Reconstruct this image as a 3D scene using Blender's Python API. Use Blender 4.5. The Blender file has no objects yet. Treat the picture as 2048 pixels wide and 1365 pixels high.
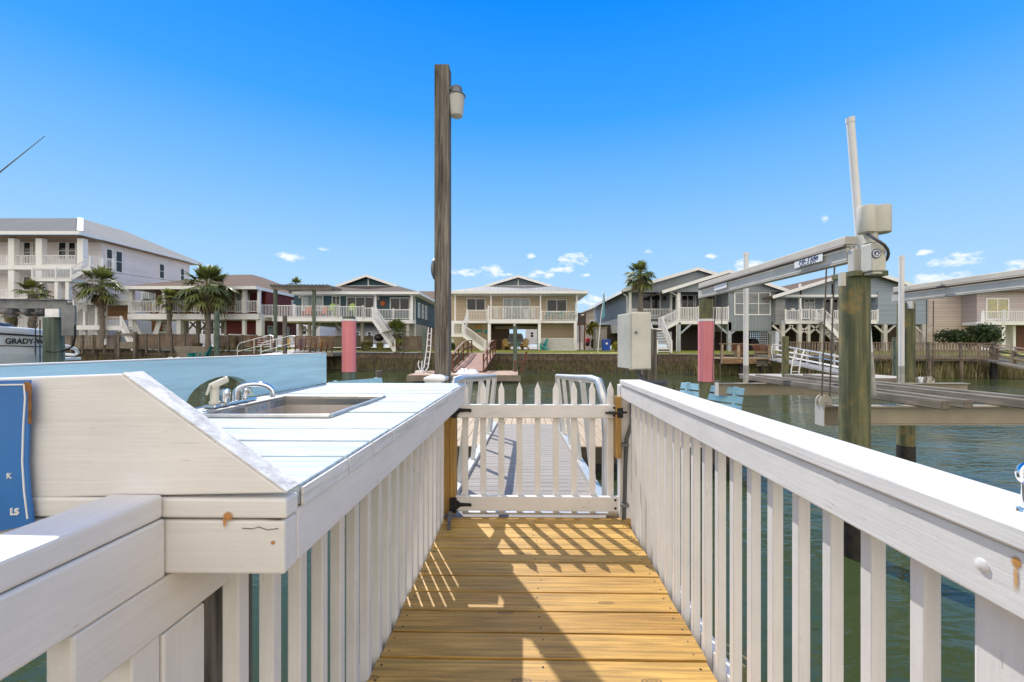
import bpy, math, random
from mathutils import Vector, Matrix
random.seed(7)
R = math.radians
sc = bpy.context.scene
C = sc.collection
# ---------------------------------------------------------------- camera, sky, sun, exposure
F_PX, CX, CY, EYE = 868.0, 1036.4, 691.0, 1.2      # of the 2048 px wide photograph
YAW = R(1.03)
cam_d = bpy.data.cameras.new('camera'); cam = bpy.data.objects.new('camera', cam_d); C.objects.link(cam)
cam.location = (0, 0, EYE); cam.rotation_euler = (R(90), 0, 0)
cam_d.sensor_width = 36; cam_d.lens = F_PX*36/2048
cam_d.shift_x = -(CX-1024)/2048; cam_d.shift_y = (CY-682.5)/2048
cam_d.clip_start = .03; cam_d.clip_end = 6000
sc.camera = cam
SUN_AZ, SUN_EL = R(-24), R(47.5)                    # azimuth measured clockwise from +Y
sdir = Vector((math.sin(SUN_AZ)*math.cos(SUN_EL), math.cos(SUN_AZ)*math.cos(SUN_EL), math.sin(SUN_EL)))
sl = bpy.data.lights.new('sun', 'SUN'); sl.energy = 2.25; sl.angle = R(.5); sl.color = (1, .95, .87)
so = bpy.data.objects.new('sun', sl); C.objects.link(so); so.rotation_euler = sdir.to_track_quat('Z', 'Y').to_euler()
so.location = (0, 0, 60)
sc.view_settings.view_transform = 'Standard'; sc.view_settings.look = 'None'
sc.view_settings.gamma = 1; sc.view_settings.exposure = 1.1
w = bpy.data.worlds.new('World'); sc.world = w; w.use_nodes = True
nt = w.node_tree; nt.nodes.clear()
def nd(nt, t, **k):
    n = nt.nodes.new(t)
    for a, v in k.items(): setattr(n, a, v)
    return n
def lk(nt, a, b): nt.links.new(a, b)
def mth(nt, op, a, b=None, c=None, clamp=False):
    n = nd(nt, 'ShaderNodeMath', operation=op, use_clamp=clamp)
    for i, v in enumerate((a, b, c)):
        if v is None: continue
        if isinstance(v, (int, float)): n.inputs[i].default_value = v
        else: lk(nt, v, n.inputs[i])
    return n.outputs[0]
sky = nd(nt, 'ShaderNodeTexSky', sky_type='NISHITA', sun_disc=False, sun_elevation=SUN_EL, sun_rotation=SUN_AZ,
         air_density=1.0, dust_density=.2, ozone_density=3.0, altitude=0)
# the exposure-blended photograph holds the horizon back: grade the physical sky by elevation
tc = nd(nt, 'ShaderNodeTexCoord'); sep = nd(nt, 'ShaderNodeSeparateXYZ'); lk(nt, tc.outputs['Generated'], sep.inputs[0])
rampn = nd(nt, 'ShaderNodeValToRGB'); cr = rampn.color_ramp; K = 4.25
for i, (pos, c) in enumerate(((0,(.62,.82,.97)),(.10,(.46,.72,.98)),(.20,(.34,.64,1.0)),(.32,(.195,.525,1.0)),(.46,(.045,.38,1.0)),(.62,(0,.275,1.0)),(1,(0,.19,.8)))):
    e = cr.elements[i] if i < 2 else cr.elements.new(pos)
    e.position = pos; e.color = (*c, 1)
lk(nt, sep.outputs[2], rampn.inputs[0])
hs = nd(nt, 'ShaderNodeMix', data_type='RGBA'); hs.inputs[0].default_value = .985
vm = nd(nt, 'ShaderNodeVectorMath', operation='SCALE'); vm.inputs['Scale'].default_value = K; lk(nt, rampn.outputs[0], vm.inputs[0])
lk(nt, sky.outputs[0], hs.inputs[6]); lk(nt, vm.outputs[0], hs.inputs[7])
bg = nd(nt, 'ShaderNodeBackground'); bg.inputs[1].default_value = .11
# small fair weather clouds low over the roofs, placed by direction
az = mth(nt, 'ARCTAN2', sep.outputs[0], sep.outputs[1]); el = mth(nt, 'ARCSINE', sep.outputs[2])
clouds = [(578,514,24,7),(645,499,9,3),(937,545,24,7),(988,545,24,10),(1075,548,16,6),(1098,550,14,6),(1143,521,30,10),(1128,540,22,5),
          (1060,513,9,4),(1172,550,9,3),(1423,513,10,4),(1492,530,26,9),(1912,519,46,11),(1890,558,54,13),(1845,560,20,7),(2052,532,34,9),(1535,545,24,6),
          (1646,439,8,6),(1297,504,8,4),(1188,600,30,10),(2110,560,40,9),(-60,520,60,9),(1850,505,14,4),(420,530,9,3)]
acc = None
for (cx, cy, rx, ry) in clouds:
    a0 = math.atan2(cx-CX, F_PX); e0 = math.atan2(CY-cy, math.hypot(F_PX, cx-CX)); c_ = math.cos(a0)
    sx = rx/F_PX*c_*c_; sy = ry/F_PX*c_
    u = mth(nt, 'MULTIPLY', mth(nt, 'SUBTRACT', az, a0), 1/sx); v = mth(nt, 'MULTIPLY', mth(nt, 'SUBTRACT', el, e0), 1/sy)
    d = mth(nt, 'ADD', mth(nt, 'MULTIPLY', u, u), mth(nt, 'MULTIPLY', v, v))
    g = mth(nt, 'SUBTRACT', 1.0, mth(nt, 'MULTIPLY', d, .42))
    acc = g if acc is None else mth(nt, 'MAXIMUM', acc, g)
mp = nd(nt, 'ShaderNodeMapping'); mp.inputs['Scale'].default_value = (42, 42, 95); lk(nt, tc.outputs['Generated'], mp.inputs[0])
nz = nd(nt, 'ShaderNodeTexNoise'); nz.inputs['Scale'].default_value = 1; nz.inputs['Detail'].default_value = 8; nz.inputs['Roughness'].default_value = .62
lk(nt, mp.outputs[0], nz.inputs['Vector'])
cl = mth(nt, 'ADD', acc, mth(nt, 'MULTIPLY', mth(nt, 'SUBTRACT', nz.outputs[0], .58), 4.2))
cl = mth(nt, 'MULTIPLY', cl, 1.1, clamp=True)
cl = mth(nt, 'MULTIPLY', cl, .8)
# unseen bright cloud bank added behind the camera as fill light
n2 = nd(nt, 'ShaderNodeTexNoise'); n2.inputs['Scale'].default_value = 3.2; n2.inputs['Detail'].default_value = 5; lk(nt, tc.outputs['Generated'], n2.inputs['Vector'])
rear_fill = mth(nt, 'MULTIPLY', mth(nt, 'SUBTRACT', mth(nt, 'ADD', mth(nt, 'MULTIPLY', sep.outputs[1], -2.2), mth(nt, 'MULTIPLY', n2.outputs[0], 1.0)), .75), 2.0, clamp=True)
# thin milky air towards the horizon
mx = nd(nt, 'ShaderNodeMix', data_type='RGBA'); lk(nt, cl, mx.inputs[0]); lk(nt, hs.outputs[2], mx.inputs[6])
mx.inputs[7].default_value = (4.6, 4.7, 4.9, 1)
m2 = nd(nt, 'ShaderNodeMix', data_type='RGBA'); lk(nt, rear_fill, m2.inputs[0]); lk(nt, mx.outputs[2], m2.inputs[6]); m2.inputs[7].default_value = (6.9, 6.45, 5.9, 1)
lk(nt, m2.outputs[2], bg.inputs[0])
out = nd(nt, 'ShaderNodeOutputWorld'); lk(nt, bg.outputs[0], out.inputs[0])

# ---------------------------------------------------------------- helpers
FI = Matrix.Identity(4); FW = Matrix.Rotation(-YAW, 4, 'Z')      # FW: frame of the near walkway
BASE = {}
def P(px, py, Y): return Vector(((px-CX)/F_PX*Y, Y, EYE-(py-CY)/F_PX*Y))
def X_(px, Y): return (px-CX)/F_PX*Y
def Z_(py, Y): return EYE-(py-CY)/F_PX*Y
class MB:
    def __init__(s): s.v = []; s.f = []; s.m = []; s.k = 0
    def add(s, vs, fs):
        n = len(s.v); s.v += [tuple(v) for v in vs]; s.f += [tuple(i+n for i in f) for f in fs]; s.m += [s.k]*len(fs); return s
    def box(s, x0, x1, y0, y1, z0, z1):
        if x0 > x1: x0, x1 = x1, x0
        if y0 > y1: y0, y1 = y1, y0
        if z0 > z1: z0, z1 = z1, z0
        return s.add([(x0,y0,z0),(x1,y0,z0),(x1,y1,z0),(x0,y1,z0),(x0,y0,z1),(x1,y0,z1),(x1,y1,z1),(x0,y1,z1)],
              [(0,3,2,1),(4,5,6,7),(0,1,5,4),(1,2,6,5),(2,3,7,6),(3,0,4,7)])
    def bar(s, p, q, w, h, up=(0,0,1)):
        p = Vector(p); q = Vector(q); d = (q-p).normalized(); u = Vector(up)
        if abs(d.dot(u)) > .98: u = Vector((0,1,0))
        r = d.cross(u).normalized(); u = r.cross(d)
        vs = [a + r*(w/2)*i + u*(h/2)*j for a in (p, q) for (i, j) in ((-1,-1),(1,-1),(1,1),(-1,1))]
        return s.add(vs, [(0,1,2,3),(7,6,5,4),(0,4,5,1),(1,5,6,2),(2,6,7,3),(3,7,4,0)])
    def tube(s, pts, r, n=8, cap=True, closed=False):
        pts = [Vector(p) for p in pts]; rs = r if isinstance(r, (list, tuple)) else [r]*len(pts)
        vs = []; pu = None
        for i, p in enumerate(pts):
            a = pts[max(i-1, 0)]; b = pts[min(i+1, len(pts)-1)]
            if closed: a = pts[i-1]; b = pts[(i+1) % len(pts)]
            d = (b-a).normalized()
            if pu is None: pu = Vector((0,0,1)) if abs(d.z) < .9 else Vector((1,0,0))
            rr = d.cross(pu).normalized(); pu = rr.cross(d).normalized()
            vs += [p + (rr*math.cos(2*math.pi*k/n) + pu*math.sin(2*math.pi*k/n))*rs[i] for k in range(n)]
        fs = []; m = len(pts)
        for i in range(m if closed else m-1):
            j = (i+1) % m
            fs += [(i*n+k, i*n+(k+1) % n, j*n+(k+1) % n, j*n+k) for k in range(n)]
        if cap and not closed: fs += [tuple(range(n-1, -1, -1)), tuple((m-1)*n+k for k in range(n))]
        return s.add(vs, fs)
    def prism(s, pts, d):        # pts: planar loop in 3d, d: extrusion vector
        n = len(pts); pts = [Vector(p) for p in pts]; d = Vector(d)
        nr = Vector((0,0,0))
        for i in range(n): nr += pts[i].cross(pts[(i+1) % n])
        if nr.dot(d) > 0: pts = pts[::-1]
        vs = pts + [p+d for p in pts]
        return s.add(vs, [tuple(range(n)), tuple(range(2*n-1, n-1, -1))] + [((i+1) % n, i, i+n, (i+1) % n+n) for i in range(n)])
    def lathe(s, c, prof, n=16, axis=(0,0,1)):   # prof: (r, h) along axis
        c = Vector(c); a = Vector(axis).normalized(); u = a.orthogonal().normalized(); w_ = a.cross(u)
        vs = [c + a*h + (u*math.cos(2*math.pi*k/n) + w_*math.sin(2*math.pi*k/n))*r for (r, h) in prof for k in range(n)]
        fs = [(i*n+k, i*n+(k+1) % n, (i+1)*n+(k+1) % n, (i+1)*n+k) for i in range(len(prof)-1) for k in range(n)]
        fs += [tuple(range(n-1, -1, -1)), tuple((len(prof)-1)*n+k for k in range(n))]
        return s.add(vs, fs)
    def quad(s, *p): return s.add(p, [tuple(range(len(p)))])
    # pixel rectangle of the photograph at distance Y, extruded back by d
    def px(s, x0, x1, y0, y1, Y, d): return s.box(X_(x0, Y), X_(x1, Y), Y, Y+d, Z_(y1, Y), Z_(y0, Y))
def mesh_of(name, mb, mats, base, smooth):
    me = bpy.data.meshes.new(name)
    bx, by, bz = base
    me.from_pydata([(v[0]-bx, v[1]-by, v[2]-bz) for v in mb.v], [], mb.f)
    for m in (mats if isinstance(mats, (list, tuple)) else [mats]): me.materials.append(m)
    if any(mb.m): me.polygons.foreach_set('material_index', mb.m)
    if smooth: me.polygons.foreach_set('use_smooth', [True]*len(me.polygons))
    me.update(); return me
def finish(o, bevel, smooth):
    if bevel:
        b = o.modifiers.new('bevel', 'BEVEL'); b.width = bevel; b.segments = 2; b.limit_method = 'ANGLE'; b.harden_normals = False
    if smooth:
        e = o.modifiers.new('split', 'EDGE_SPLIT'); e.split_angle = R(42)
def tag(o, label, cat, group=None, kind=None):
    if label: o['label'] = label
    if cat: o['category'] = cat
    if group: o['group'] = group
    if kind: o['kind'] = kind
    return o
def thing(name, label, cat, base=(0,0,0), frame=FI, group=None):
    o = bpy.data.objects.new(name, None); C.objects.link(o); o.empty_display_size = .1
    o.matrix_world = frame @ Matrix.Translation(Vector(base)); BASE[o.name] = tuple(base)
    return tag(o, label, cat, group)
def part(name, mb, mats, par, smooth=False, bevel=0, label=None, kind=None):
    b = BASE[par.name]; o = bpy.data.objects.new(name, mesh_of(name, mb, mats, b, smooth)); C.objects.link(o); o.parent = par
    BASE[o.name] = b; finish(o, bevel, smooth); return tag(o, label, None, None, kind)
def solo(name, mb, mats, label, cat, base=(0,0,0), frame=FI, group=None, smooth=False, bevel=0, kind=None):
    o = bpy.data.objects.new(name, mesh_of(name, mb, mats, base, smooth)); C.objects.link(o)
    o.matrix_world = frame @ Matrix.Translation(Vector(base)); BASE[o.name] = tuple(base)
    finish(o, bevel, smooth); return tag(o, label, cat, group, kind)
def struct(name, mb, mats, frame=FI, smooth=False, bevel=0, kind='structure'):
    o = bpy.data.objects.new(name, mesh_of(name, mb, mats, (0,0,0), smooth)); C.objects.link(o); o.matrix_world = frame
    BASE[o.name] = (0,0,0); finish(o, bevel, smooth); o['kind'] = kind; return o
def copy_tree(o, loc=None, rz=None, label=None, parent=None):
    c = o.copy(); C.objects.link(c); c.parent = parent
    if loc is not None: c.location = loc
    if rz is not None: c.rotation_euler = (0, 0, rz)
    if label: c['label'] = label
    for ch in list(o.children): copy_tree(ch, parent=c)
    return c
def text_mesh(txt, size, ext=.001, bold=0, shear=0):
    cu = bpy.data.curves.new('lettering', 'FONT'); cu.body = txt; cu.size = size; cu.extrude = ext; cu.offset = bold; cu.shear = shear
    cu.align_x = 'CENTER'; cu.align_y = 'CENTER'
    t = bpy.data.objects.new('lettering', cu); C.objects.link(t)
    bpy.context.view_layer.update()
    me = bpy.data.meshes.new_from_object(t); bpy.data.objects.remove(t); return me
def lettering(txt, size, loc, mat, par, rot=(R(90), 0, 0), name='lettering', sx=1, bold=0, shear=0, ext=.001):
    me = text_mesh(txt, size, ext, bold, shear); me.materials.clear(); me.materials.append(mat)
    o = bpy.data.objects.new(name, me); C.objects.link(o); o.parent = par; b = BASE[par.name]
    o.location = Vector(loc)-Vector(b); o.rotation_euler = rot; o.scale = (sx, 1, 1); BASE[o.name] = b; return o

# ---------------------------------------------------------------- materials
def mat(name, col, rough=.6, metal=0, var=.12, vs=3.0, st=(1,1,1), col2=None, bump=0, bs=30, stripe=None, grain=None, dirt=None, crack=None, spec=.5, trans=0, emit=None, coat=0):
    """stripe=(axis, period, groove, depth); grain=(axis, scale, amount); dirt=(colour, threshold, scale)"""
    m = bpy.data.materials.new(name); m.use_nodes = True; n = m.node_tree; n.nodes.clear()
    o = nd(n, 'ShaderNodeOutputMaterial'); p = nd(n, 'ShaderNodeBsdfPrincipled'); lk(n, p.outputs[0], o.inputs[0])
    p.inputs['Roughness'].default_value = rough; p.inputs['Metallic'].default_value = metal; p.inputs['Specular IOR Level'].default_value = spec
    if coat: p.inputs['Coat Weight'].default_value = coat
    tc = nd(n, 'ShaderNodeTexCoord'); co = tc.outputs['Object']
    def noise(scale, st, det=4, rg=.55, dist=0):
        mp = nd(n, 'ShaderNodeMapping'); mp.inputs['Scale'].default_value = st; lk(n, co, mp.inputs[0])
        z = nd(n, 'ShaderNodeTexNoise'); z.inputs['Scale'].default_value = scale; z.inputs['Detail'].default_value = det
        z.inputs['Roughness'].default_value = rg; z.inputs['Distortion'].default_value = dist; lk(n, mp.outputs[0], z.inputs['Vector']); return z.outputs[0]
    def mix(f, a, b, mode='MIX'):
        x = nd(n, 'ShaderNodeMix', data_type='RGBA', blend_type=mode)
        for i, v in ((0, f), (6, a), (7, b)):
            if isinstance(v, (int, float)): x.inputs[i].default_value = v
            elif isinstance(v, tuple): x.inputs[i].default_value = (*v[:3], 1)
            else: lk(n, v, x.inputs[i])
        return x.outputs[2]
    c2 = col2 or tuple(c*(1-var*2.2) for c in col)
    def ramp(v, a, b):
        r = nd(n, 'ShaderNodeMapRange'); r.inputs[1].default_value = a; r.inputs[2].default_value = b; lk(n, v, r.inputs[0]); return r.outputs[0]
    c = mix(ramp(noise(vs, st), .32, .68), col, c2)
    hgt = None
    if grain:
        ax, gs, amt = grain; g3 = [gs]*3; g3['xyz'.index(ax)] = gs*.045
        gn = noise(1, tuple(g3), 5, .6, .6)
        c = mix(ramp(gn, .38, .62), mix(amt, c, (0,0,0), 'MIX'), c)
        hgt = gn
    if stripe:
        ax, per, gw, dep = stripe
        s_ = nd(n, 'ShaderNodeSeparateXYZ'); lk(n, co, s_.inputs[0])
        if ax == 'xy': q = mth(n, 'ADD', s_.outputs[0], s_.outputs[1])
        else: q = s_.outputs['xyz'.index(ax)]
        q = mth(n, 'MULTIPLY', q, 1/per); fr = mth(n, 'FRACT', q)
        ln = mth(n, 'LESS_THAN', fr, gw)
        c = mix(mth(n, 'MULTIPLY', ln, dep), c, tuple(k*.35 for k in col))
        wn = nd(n, 'ShaderNodeTexWhiteNoise', noise_dimensions='1D'); lk(n, mth(n, 'FLOOR', q), wn.inputs['W'])
        c = mix(mth(n, 'MULTIPLY', wn.outputs[0], .10), c, (0,0,0))
        hh = mth(n, 'SUBTRACT', fr, mth(n, 'MULTIPLY', ln, 1.0)) if ax == 'z' else mth(n, 'MULTIPLY', ln, -1)
        sbump = nd(n, 'ShaderNodeBump'); sbump.inputs['Strength'].default_value = .6; sbump.inputs['Distance'].default_value = .012; lk(n, hh, sbump.inputs['Height'])
    if dirt:
        dc, th, ds = dirt
        c = mix(ramp(noise(ds, (1,1,1), 8, .7), th, th+.12), c, dc)
    if crack:
        g3 = [26]*3; g3['xyz'.index(crack)] = 1.6
        q_ = mth(n, 'LESS_THAN', mth(n, 'ABSOLUTE', mth(n, 'SUBTRACT', noise(1, tuple(g3), 3, .5, .8), .5)), .0022)
        c = mix(mth(n, 'MULTIPLY', mth(n, 'MULTIPLY', q_, ramp(noise(5, (1,1,1), 2), .575, .635)), .5), c, (.20,.17,.14))
    lk(n, c, p.inputs['Base Color'])
    if bump:
        b = nd(n, 'ShaderNodeBump'); b.inputs['Strength'].default_value = min(1, bump); b.inputs['Distance'].default_value = .004
        hn = noise(bs, (1,1,1), 5)
        if hgt is not None: hn = mth(n, 'ADD', mth(n, 'MULTIPLY', hn, .4), hgt)
        lk(n, hn, b.inputs['Height'])
        if stripe: lk(n, sbump.outputs[0], b.inputs['Normal'])
        lk(n, b.outputs[0], p.inputs['Normal'])
    elif stripe: lk(n, sbump.outputs[0], p.inputs['Normal'])
    if trans:
        tl = nd(n, 'ShaderNodeBsdfTranslucent'); lk(n, c, tl.inputs[0]); ms = nd(n, 'ShaderNodeMixShader'); ms.inputs[0].default_value = trans
        lk(n, p.outputs[0], ms.inputs[1]); lk(n, tl.outputs[0], ms.inputs[2]); lk(n, ms.outputs[0], o.inputs[0])
    if emit: p.inputs['Emission Color'].default_value = (*emit[:3], 1); p.inputs['Emission Strength'].default_value = emit[3]
    m['p'] = 1; return m
rust = (.30, .13, .04)
def wpaint(ax): return mat('white_paint_grain_'+ax, (.765, .742, .712), .5, var=.04, vs=6, grain=(ax, 90, .05), bump=.22, bs=60, dirt=((.44,.38,.30), .68, 14), crack=ax)
W_X, W_Y, W_Z = wpaint('x'), wpaint('y'), wpaint('z')
M_worn = mat('worn_white_paint_on_plank_edge', (.78,.76,.73), .65, var=.05, vs=20, grain=('y', 60, .25), bump=.9, bs=90, dirt=((.28,.25,.22), .66, 26))
M_top = mat('pale_blue_paint_worn_to_white', (.56,.615,.64), .6, col2=(.46,.57,.62), vs=8, st=(.4,3,1), grain=('x', 80, .34), bump=.8, bs=70, dirt=((.36,.40,.42), .655, 26))
M_blue = mat('light_blue_painted_board', (.55,.79,.82), .5, col2=(.48,.73,.79), vs=3, grain=('y', 45, .16), bump=.7, bs=50)
M_bluex = mat('light_blue_painted_slat', (.36,.62,.72), .5, var=.06, vs=3, grain=('x', 45, .12), bump=.4, bs=50)
M_pine = mat('new_treated_pine', (.50,.30,.085), .6, col2=(.40,.22,.05), vs=4, grain=('z', 60, .35), bump=.4)
M_pile = mat('green_treated_piling', (.235,.215,.105), .75, col2=(.10,.12,.055), vs=5, st=(1.5,1.5,.35), grain=('z', 30, .45), bump=.8, bs=30, dirt=((.30,.20,.06), .54, 2.2))
M_pileg = mat('blue_green_treated_piling', (.17,.22,.17), .8, col2=(.09,.12,.085), vs=5, st=(1.5,1.5,.3), grain=('z', 30, .4), bump=.8)
M_post = mat('weathered_grey_post', (.29,.255,.21), .85, col2=(.15,.13,.105), vs=6, st=(1,1,.2), grain=('z', 60, .75), bump=1, bs=40)
M_grey = mat('weathered_grey_wood', (.30,.26,.21), .85, col2=(.21,.18,.14), vs=2, grain=('x', 25, .3), bump=.5)
M_greyy = mat('weathered_grey_beam', (.27,.235,.19), .85, col2=(.17,.145,.11), vs=3, grain=('y', 40, .4), bump=.6)
M_wet = mat('wet_dark_piling_foot', (.035,.028,.02), .6, var=.3, vs=15, bump=1, bs=60)
M_alu = mat('brushed_aluminium', (.72,.72,.71), .38, metal=.75, var=.08, vs=8, bump=.15, dirt=((.5,.47,.42), .66, 8))
M_beam = mat('weathered_aluminium_beam', (.64,.61,.55), .55, metal=.1, var=.1, vs=2.5, dirt=((.30,.25,.18), .62, 5), bump=.2)
M_cover = mat('beige_beam_cover', (.60,.55,.47), .6, var=.08, vs=2, dirt=((.45,.38,.28), .66, 4))
M_house = mat('mildewed_white_housing', (.60,.58,.50), .55, var=.08, vs=6, dirt=((.22,.20,.14), .66, 14), bump=.3)
M_chrome = mat('chrome', (.8,.8,.8), .08, metal=1, var=.02)
M_pvc = mat('white_pvc_pipe', (.78,.77,.75), .4, var=.04, vs=2)
M_pvcg = mat('scuffed_pvc_foot', (.45,.43,.39), .6, var=.15, vs=8)
M_black = mat('black_iron', (.012,.012,.013), .45, var=.1)
M_rub = mat('grey_conduit', (.10,.10,.10), .5, var=.15, vs=10)
M_pink = mat('pink_piling_wrap', (.76,.25,.27), .55, col2=(.66,.21,.23), vs=3, st=(1,1,.4), grain=('z', 14, .10), dirt=((.42,.12,.10), .69, 10), bump=.2)
M_ivory = mat('ivory_plastic', (.72,.66,.52), .35, var=.05)
M_steel = mat('dull_galvanised_steel', (.26,.27,.27), .5, metal=.5, var=.2, vs=6, dirt=((.16,.10,.06), .66, 10), bump=.3)
M_sink = mat('stained_sink', (.52,.47,.42), .45, col2=(.38,.33,.28), vs=9, st=(1,1,.4), dirt=((.30,.21,.12), .66, 12))
M_rim = mat('sink_rim_metal', (.62,.61,.58), .35, metal=.6, var=.12, vs=20, dirt=((.62,.50,.22), .66, 12))
M_sign = mat('blue_enamel_sign', (.025,.14,.42), .4, col2=(.04,.19,.50), vs=6, dirt=((.25,.12,.05), .72, 18))
M_white = mat('plain_white', (.80,.80,.79), .5, var=.03)
M_rust = mat('rust_spot', rust, .8, var=.3, vs=40)
M_nail = mat('nail_head', (.05,.035,.025), .6)
M_cable = mat('steel_cable', (.16,.13,.10), .5, metal=.4)
M_navy = mat('navy_lettering', (.02,.04,.14), .5)

def stain_mat(name, col, c, rx, ry, rz):
    """soft edged stain: alpha falls off from its centre c (object space) and is broken up by noise"""
    m = bpy.data.materials.new(name); m.use_nodes = True; n = m.node_tree; p = n.nodes['Principled BSDF']; p.inputs['Roughness'].default_value = .8
    tc = nd(n, 'ShaderNodeTexCoord'); mp = nd(n, 'ShaderNodeVectorMath', operation='SUBTRACT'); mp.inputs[1].default_value = c; lk(n, tc.outputs['Object'], mp.inputs[0])
    dv = nd(n, 'ShaderNodeVectorMath', operation='DIVIDE'); dv.inputs[1].default_value = (rx, ry, rz); lk(n, mp.outputs[0], dv.inputs[0])
    ln = nd(n, 'ShaderNodeVectorMath', operation='LENGTH'); lk(n, dv.outputs[0], ln.inputs[0])
    z = nd(n, 'ShaderNodeTexNoise'); z.inputs['Scale'].default_value = 120; z.inputs['Detail'].default_value = 5; lk(n, tc.outputs['Object'], z.inputs['Vector'])
    a = mth(n, 'MULTIPLY', mth(n, 'SUBTRACT', mth(n, 'ADD', 1.0, mth(n, 'MULTIPLY', mth(n, 'SUBTRACT', z.outputs[0], .5), .9)), ln.outputs['Value']), 1.5, clamp=True)
    p.inputs['Base Color'].default_value = (*col, 1); lk(n, a, p.inputs['Alpha']); return m
def stain(par, c, rx, rz, facing, col=(.50,.22,.05)):
    """facing 'x' (looks towards -x) or 'y' (looks towards -y)"""
    b = BASE[par.name]; lc = Vector(c)-Vector(b); m = MB()
    if facing == 'x': m.quad((c[0],c[1]+rx,c[2]-rz),(c[0],c[1]+rx,c[2]+rz),(c[0],c[1]-rx,c[2]+rz),(c[0],c[1]-rx,c[2]-rz))
    else: m.quad((c[0]-rx,c[1],c[2]-rz),(c[0]+rx,c[1],c[2]-rz),(c[0]+rx,c[1],c[2]+rz),(c[0]-rx,c[1],c[2]+rz))
    return part('rust_stain', m, stain_mat('rust_stain', col, lc, rx*.62 if facing == 'y' else 1, rx*.62 if facing == 'x' else 1, rz*.62), par)
# ================================================================ NEAR WALKWAY (frame FW)
# deck boards
def deck_mat():
    m = mat('golden_stained_decking', (.76,.46,.115), .5, col2=(.58,.33,.075), vs=3, st=(.6,2,1), grain=('x', 60, .42), bump=.35, bs=60)
    n = m.node_tree; p = [x for x in n.nodes if x.type == 'BSDF_PRINCIPLED'][0]
    src = p.inputs['Base Color'].links[0].from_socket
    tc = nd(n, 'ShaderNodeTexCoord'); s = nd(n, 'ShaderNodeSeparateXYZ'); lk(n, tc.outputs['Object'], s.inputs[0])
    wn = nd(n, 'ShaderNodeTexWhiteNoise', noise_dimensions='1D'); lk(n, mth(n, 'FLOOR', mth(n, 'MULTIPLY', mth(n, 'SUBTRACT', s.outputs[1], 3.0), 1/.1495)), wn.inputs['W'])
    x = nd(n, 'ShaderNodeMix', data_type='RGBA', blend_type='MULTIPLY'); lk(n, mth(n, 'MULTIPLY', wn.outputs[0], .95), x.inputs[0]); lk(n, src, x.inputs[6]); x.inputs[7].default_value = (.72,.66,.55,1)
    # knots: rare voronoi rings
    mp = nd(n, 'ShaderNodeMapping'); mp.inputs['Scale'].default_value = (2.2, 6.5, 1); lk(n, tc.outputs['Object'], mp.inputs[0])
    vo = nd(n, 'ShaderNodeTexVoronoi', voronoi_dimensions='2D'); vo.inputs['Scale'].default_value = 1; lk(n, mp.outputs[0], vo.inputs['Vector'])
    kn = mth(n, 'LESS_THAN', vo.outputs['Distance'], .085); sc_ = nd(n, 'ShaderNodeSeparateXYZ'); lk(n, vo.outputs['Color'], sc_.inputs[0])
    kn = mth(n, 'MULTIPLY', kn, mth(n, 'GREATER_THAN', sc_.outputs[0], .62))
    rg = mth(n, 'ADD', mth(n, 'MULTIPLY', mth(n, 'SINE', mth(n, 'MULTIPLY', vo.outputs['Distance'], 190)), .3), .45)
    y = nd(n, 'ShaderNodeMix', data_type='RGBA'); lk(n, mth(n, 'MULTIPLY', kn, rg), y.inputs[0]); lk(n, x.outputs[2], y.inputs[6]); y.inputs[7].default_value = (.09,.045,.015,1)
    # pale speckles of dried salt
    sp = nd(n, 'ShaderNodeTexVoronoi'); sp.inputs['Scale'].default_value = 55; lk(n, tc.outputs['Object'], sp.inputs['Vector'])
    z = nd(n, 'ShaderNodeMix', data_type='RGBA'); lk(n, mth(n, 'MULTIPLY', mth(n, 'LESS_THAN', sp.outputs['Distance'], .09), .45), z.inputs[0]); lk(n, y.outputs[2], z.inputs[6]); z.inputs[7].default_value = (.75,.66,.50,1)
    lk(n, z.outputs[2], p.inputs['Base Color']); return m
M_deck = deck_mat()
d = MB(); pitch = .1495; y = 3.0
i = 0
while y > -1.6:
    ins = random.uniform(-.006, .006)
    d.k = 0; d.box(-.563+ins, .688+ins, y-pitch+.0115, y, -.038, random.uniform(-.001, .001))
    d.k = 1
    for xx in (-.535, .06+random.uniform(-.01,.01), .655):
        for yy in (.035, .11): d.lathe((xx+random.uniform(-.01,.01), y-yy, -.001), [(.005,0),(.005,.0022)], 6)
    d.k = 0
    y -= pitch; i += 1
d.box(-.70, .82, 3.004, 3.06, -.24, -.012)                 # end joist under the gate
for xx in (-.52, .05, .60): d.box(xx, xx+.04, -1.6, 3.0, -.24, -.041)
struct('walkway', d, [M_deck, M_nail], FW, bevel=.003)

ZT = .96    # height of the hand rails
def railing_near(label, x_in, side, y0, y1, capw, by, posts, base):
    t = thing('railing', label, 'railing', base, FW)
    s = side
    part('cap_board', MB().box(x_in, x_in+s*capw, y0, y1, ZT-.036, ZT), W_Y, t, bevel=.004)
    return t
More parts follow.
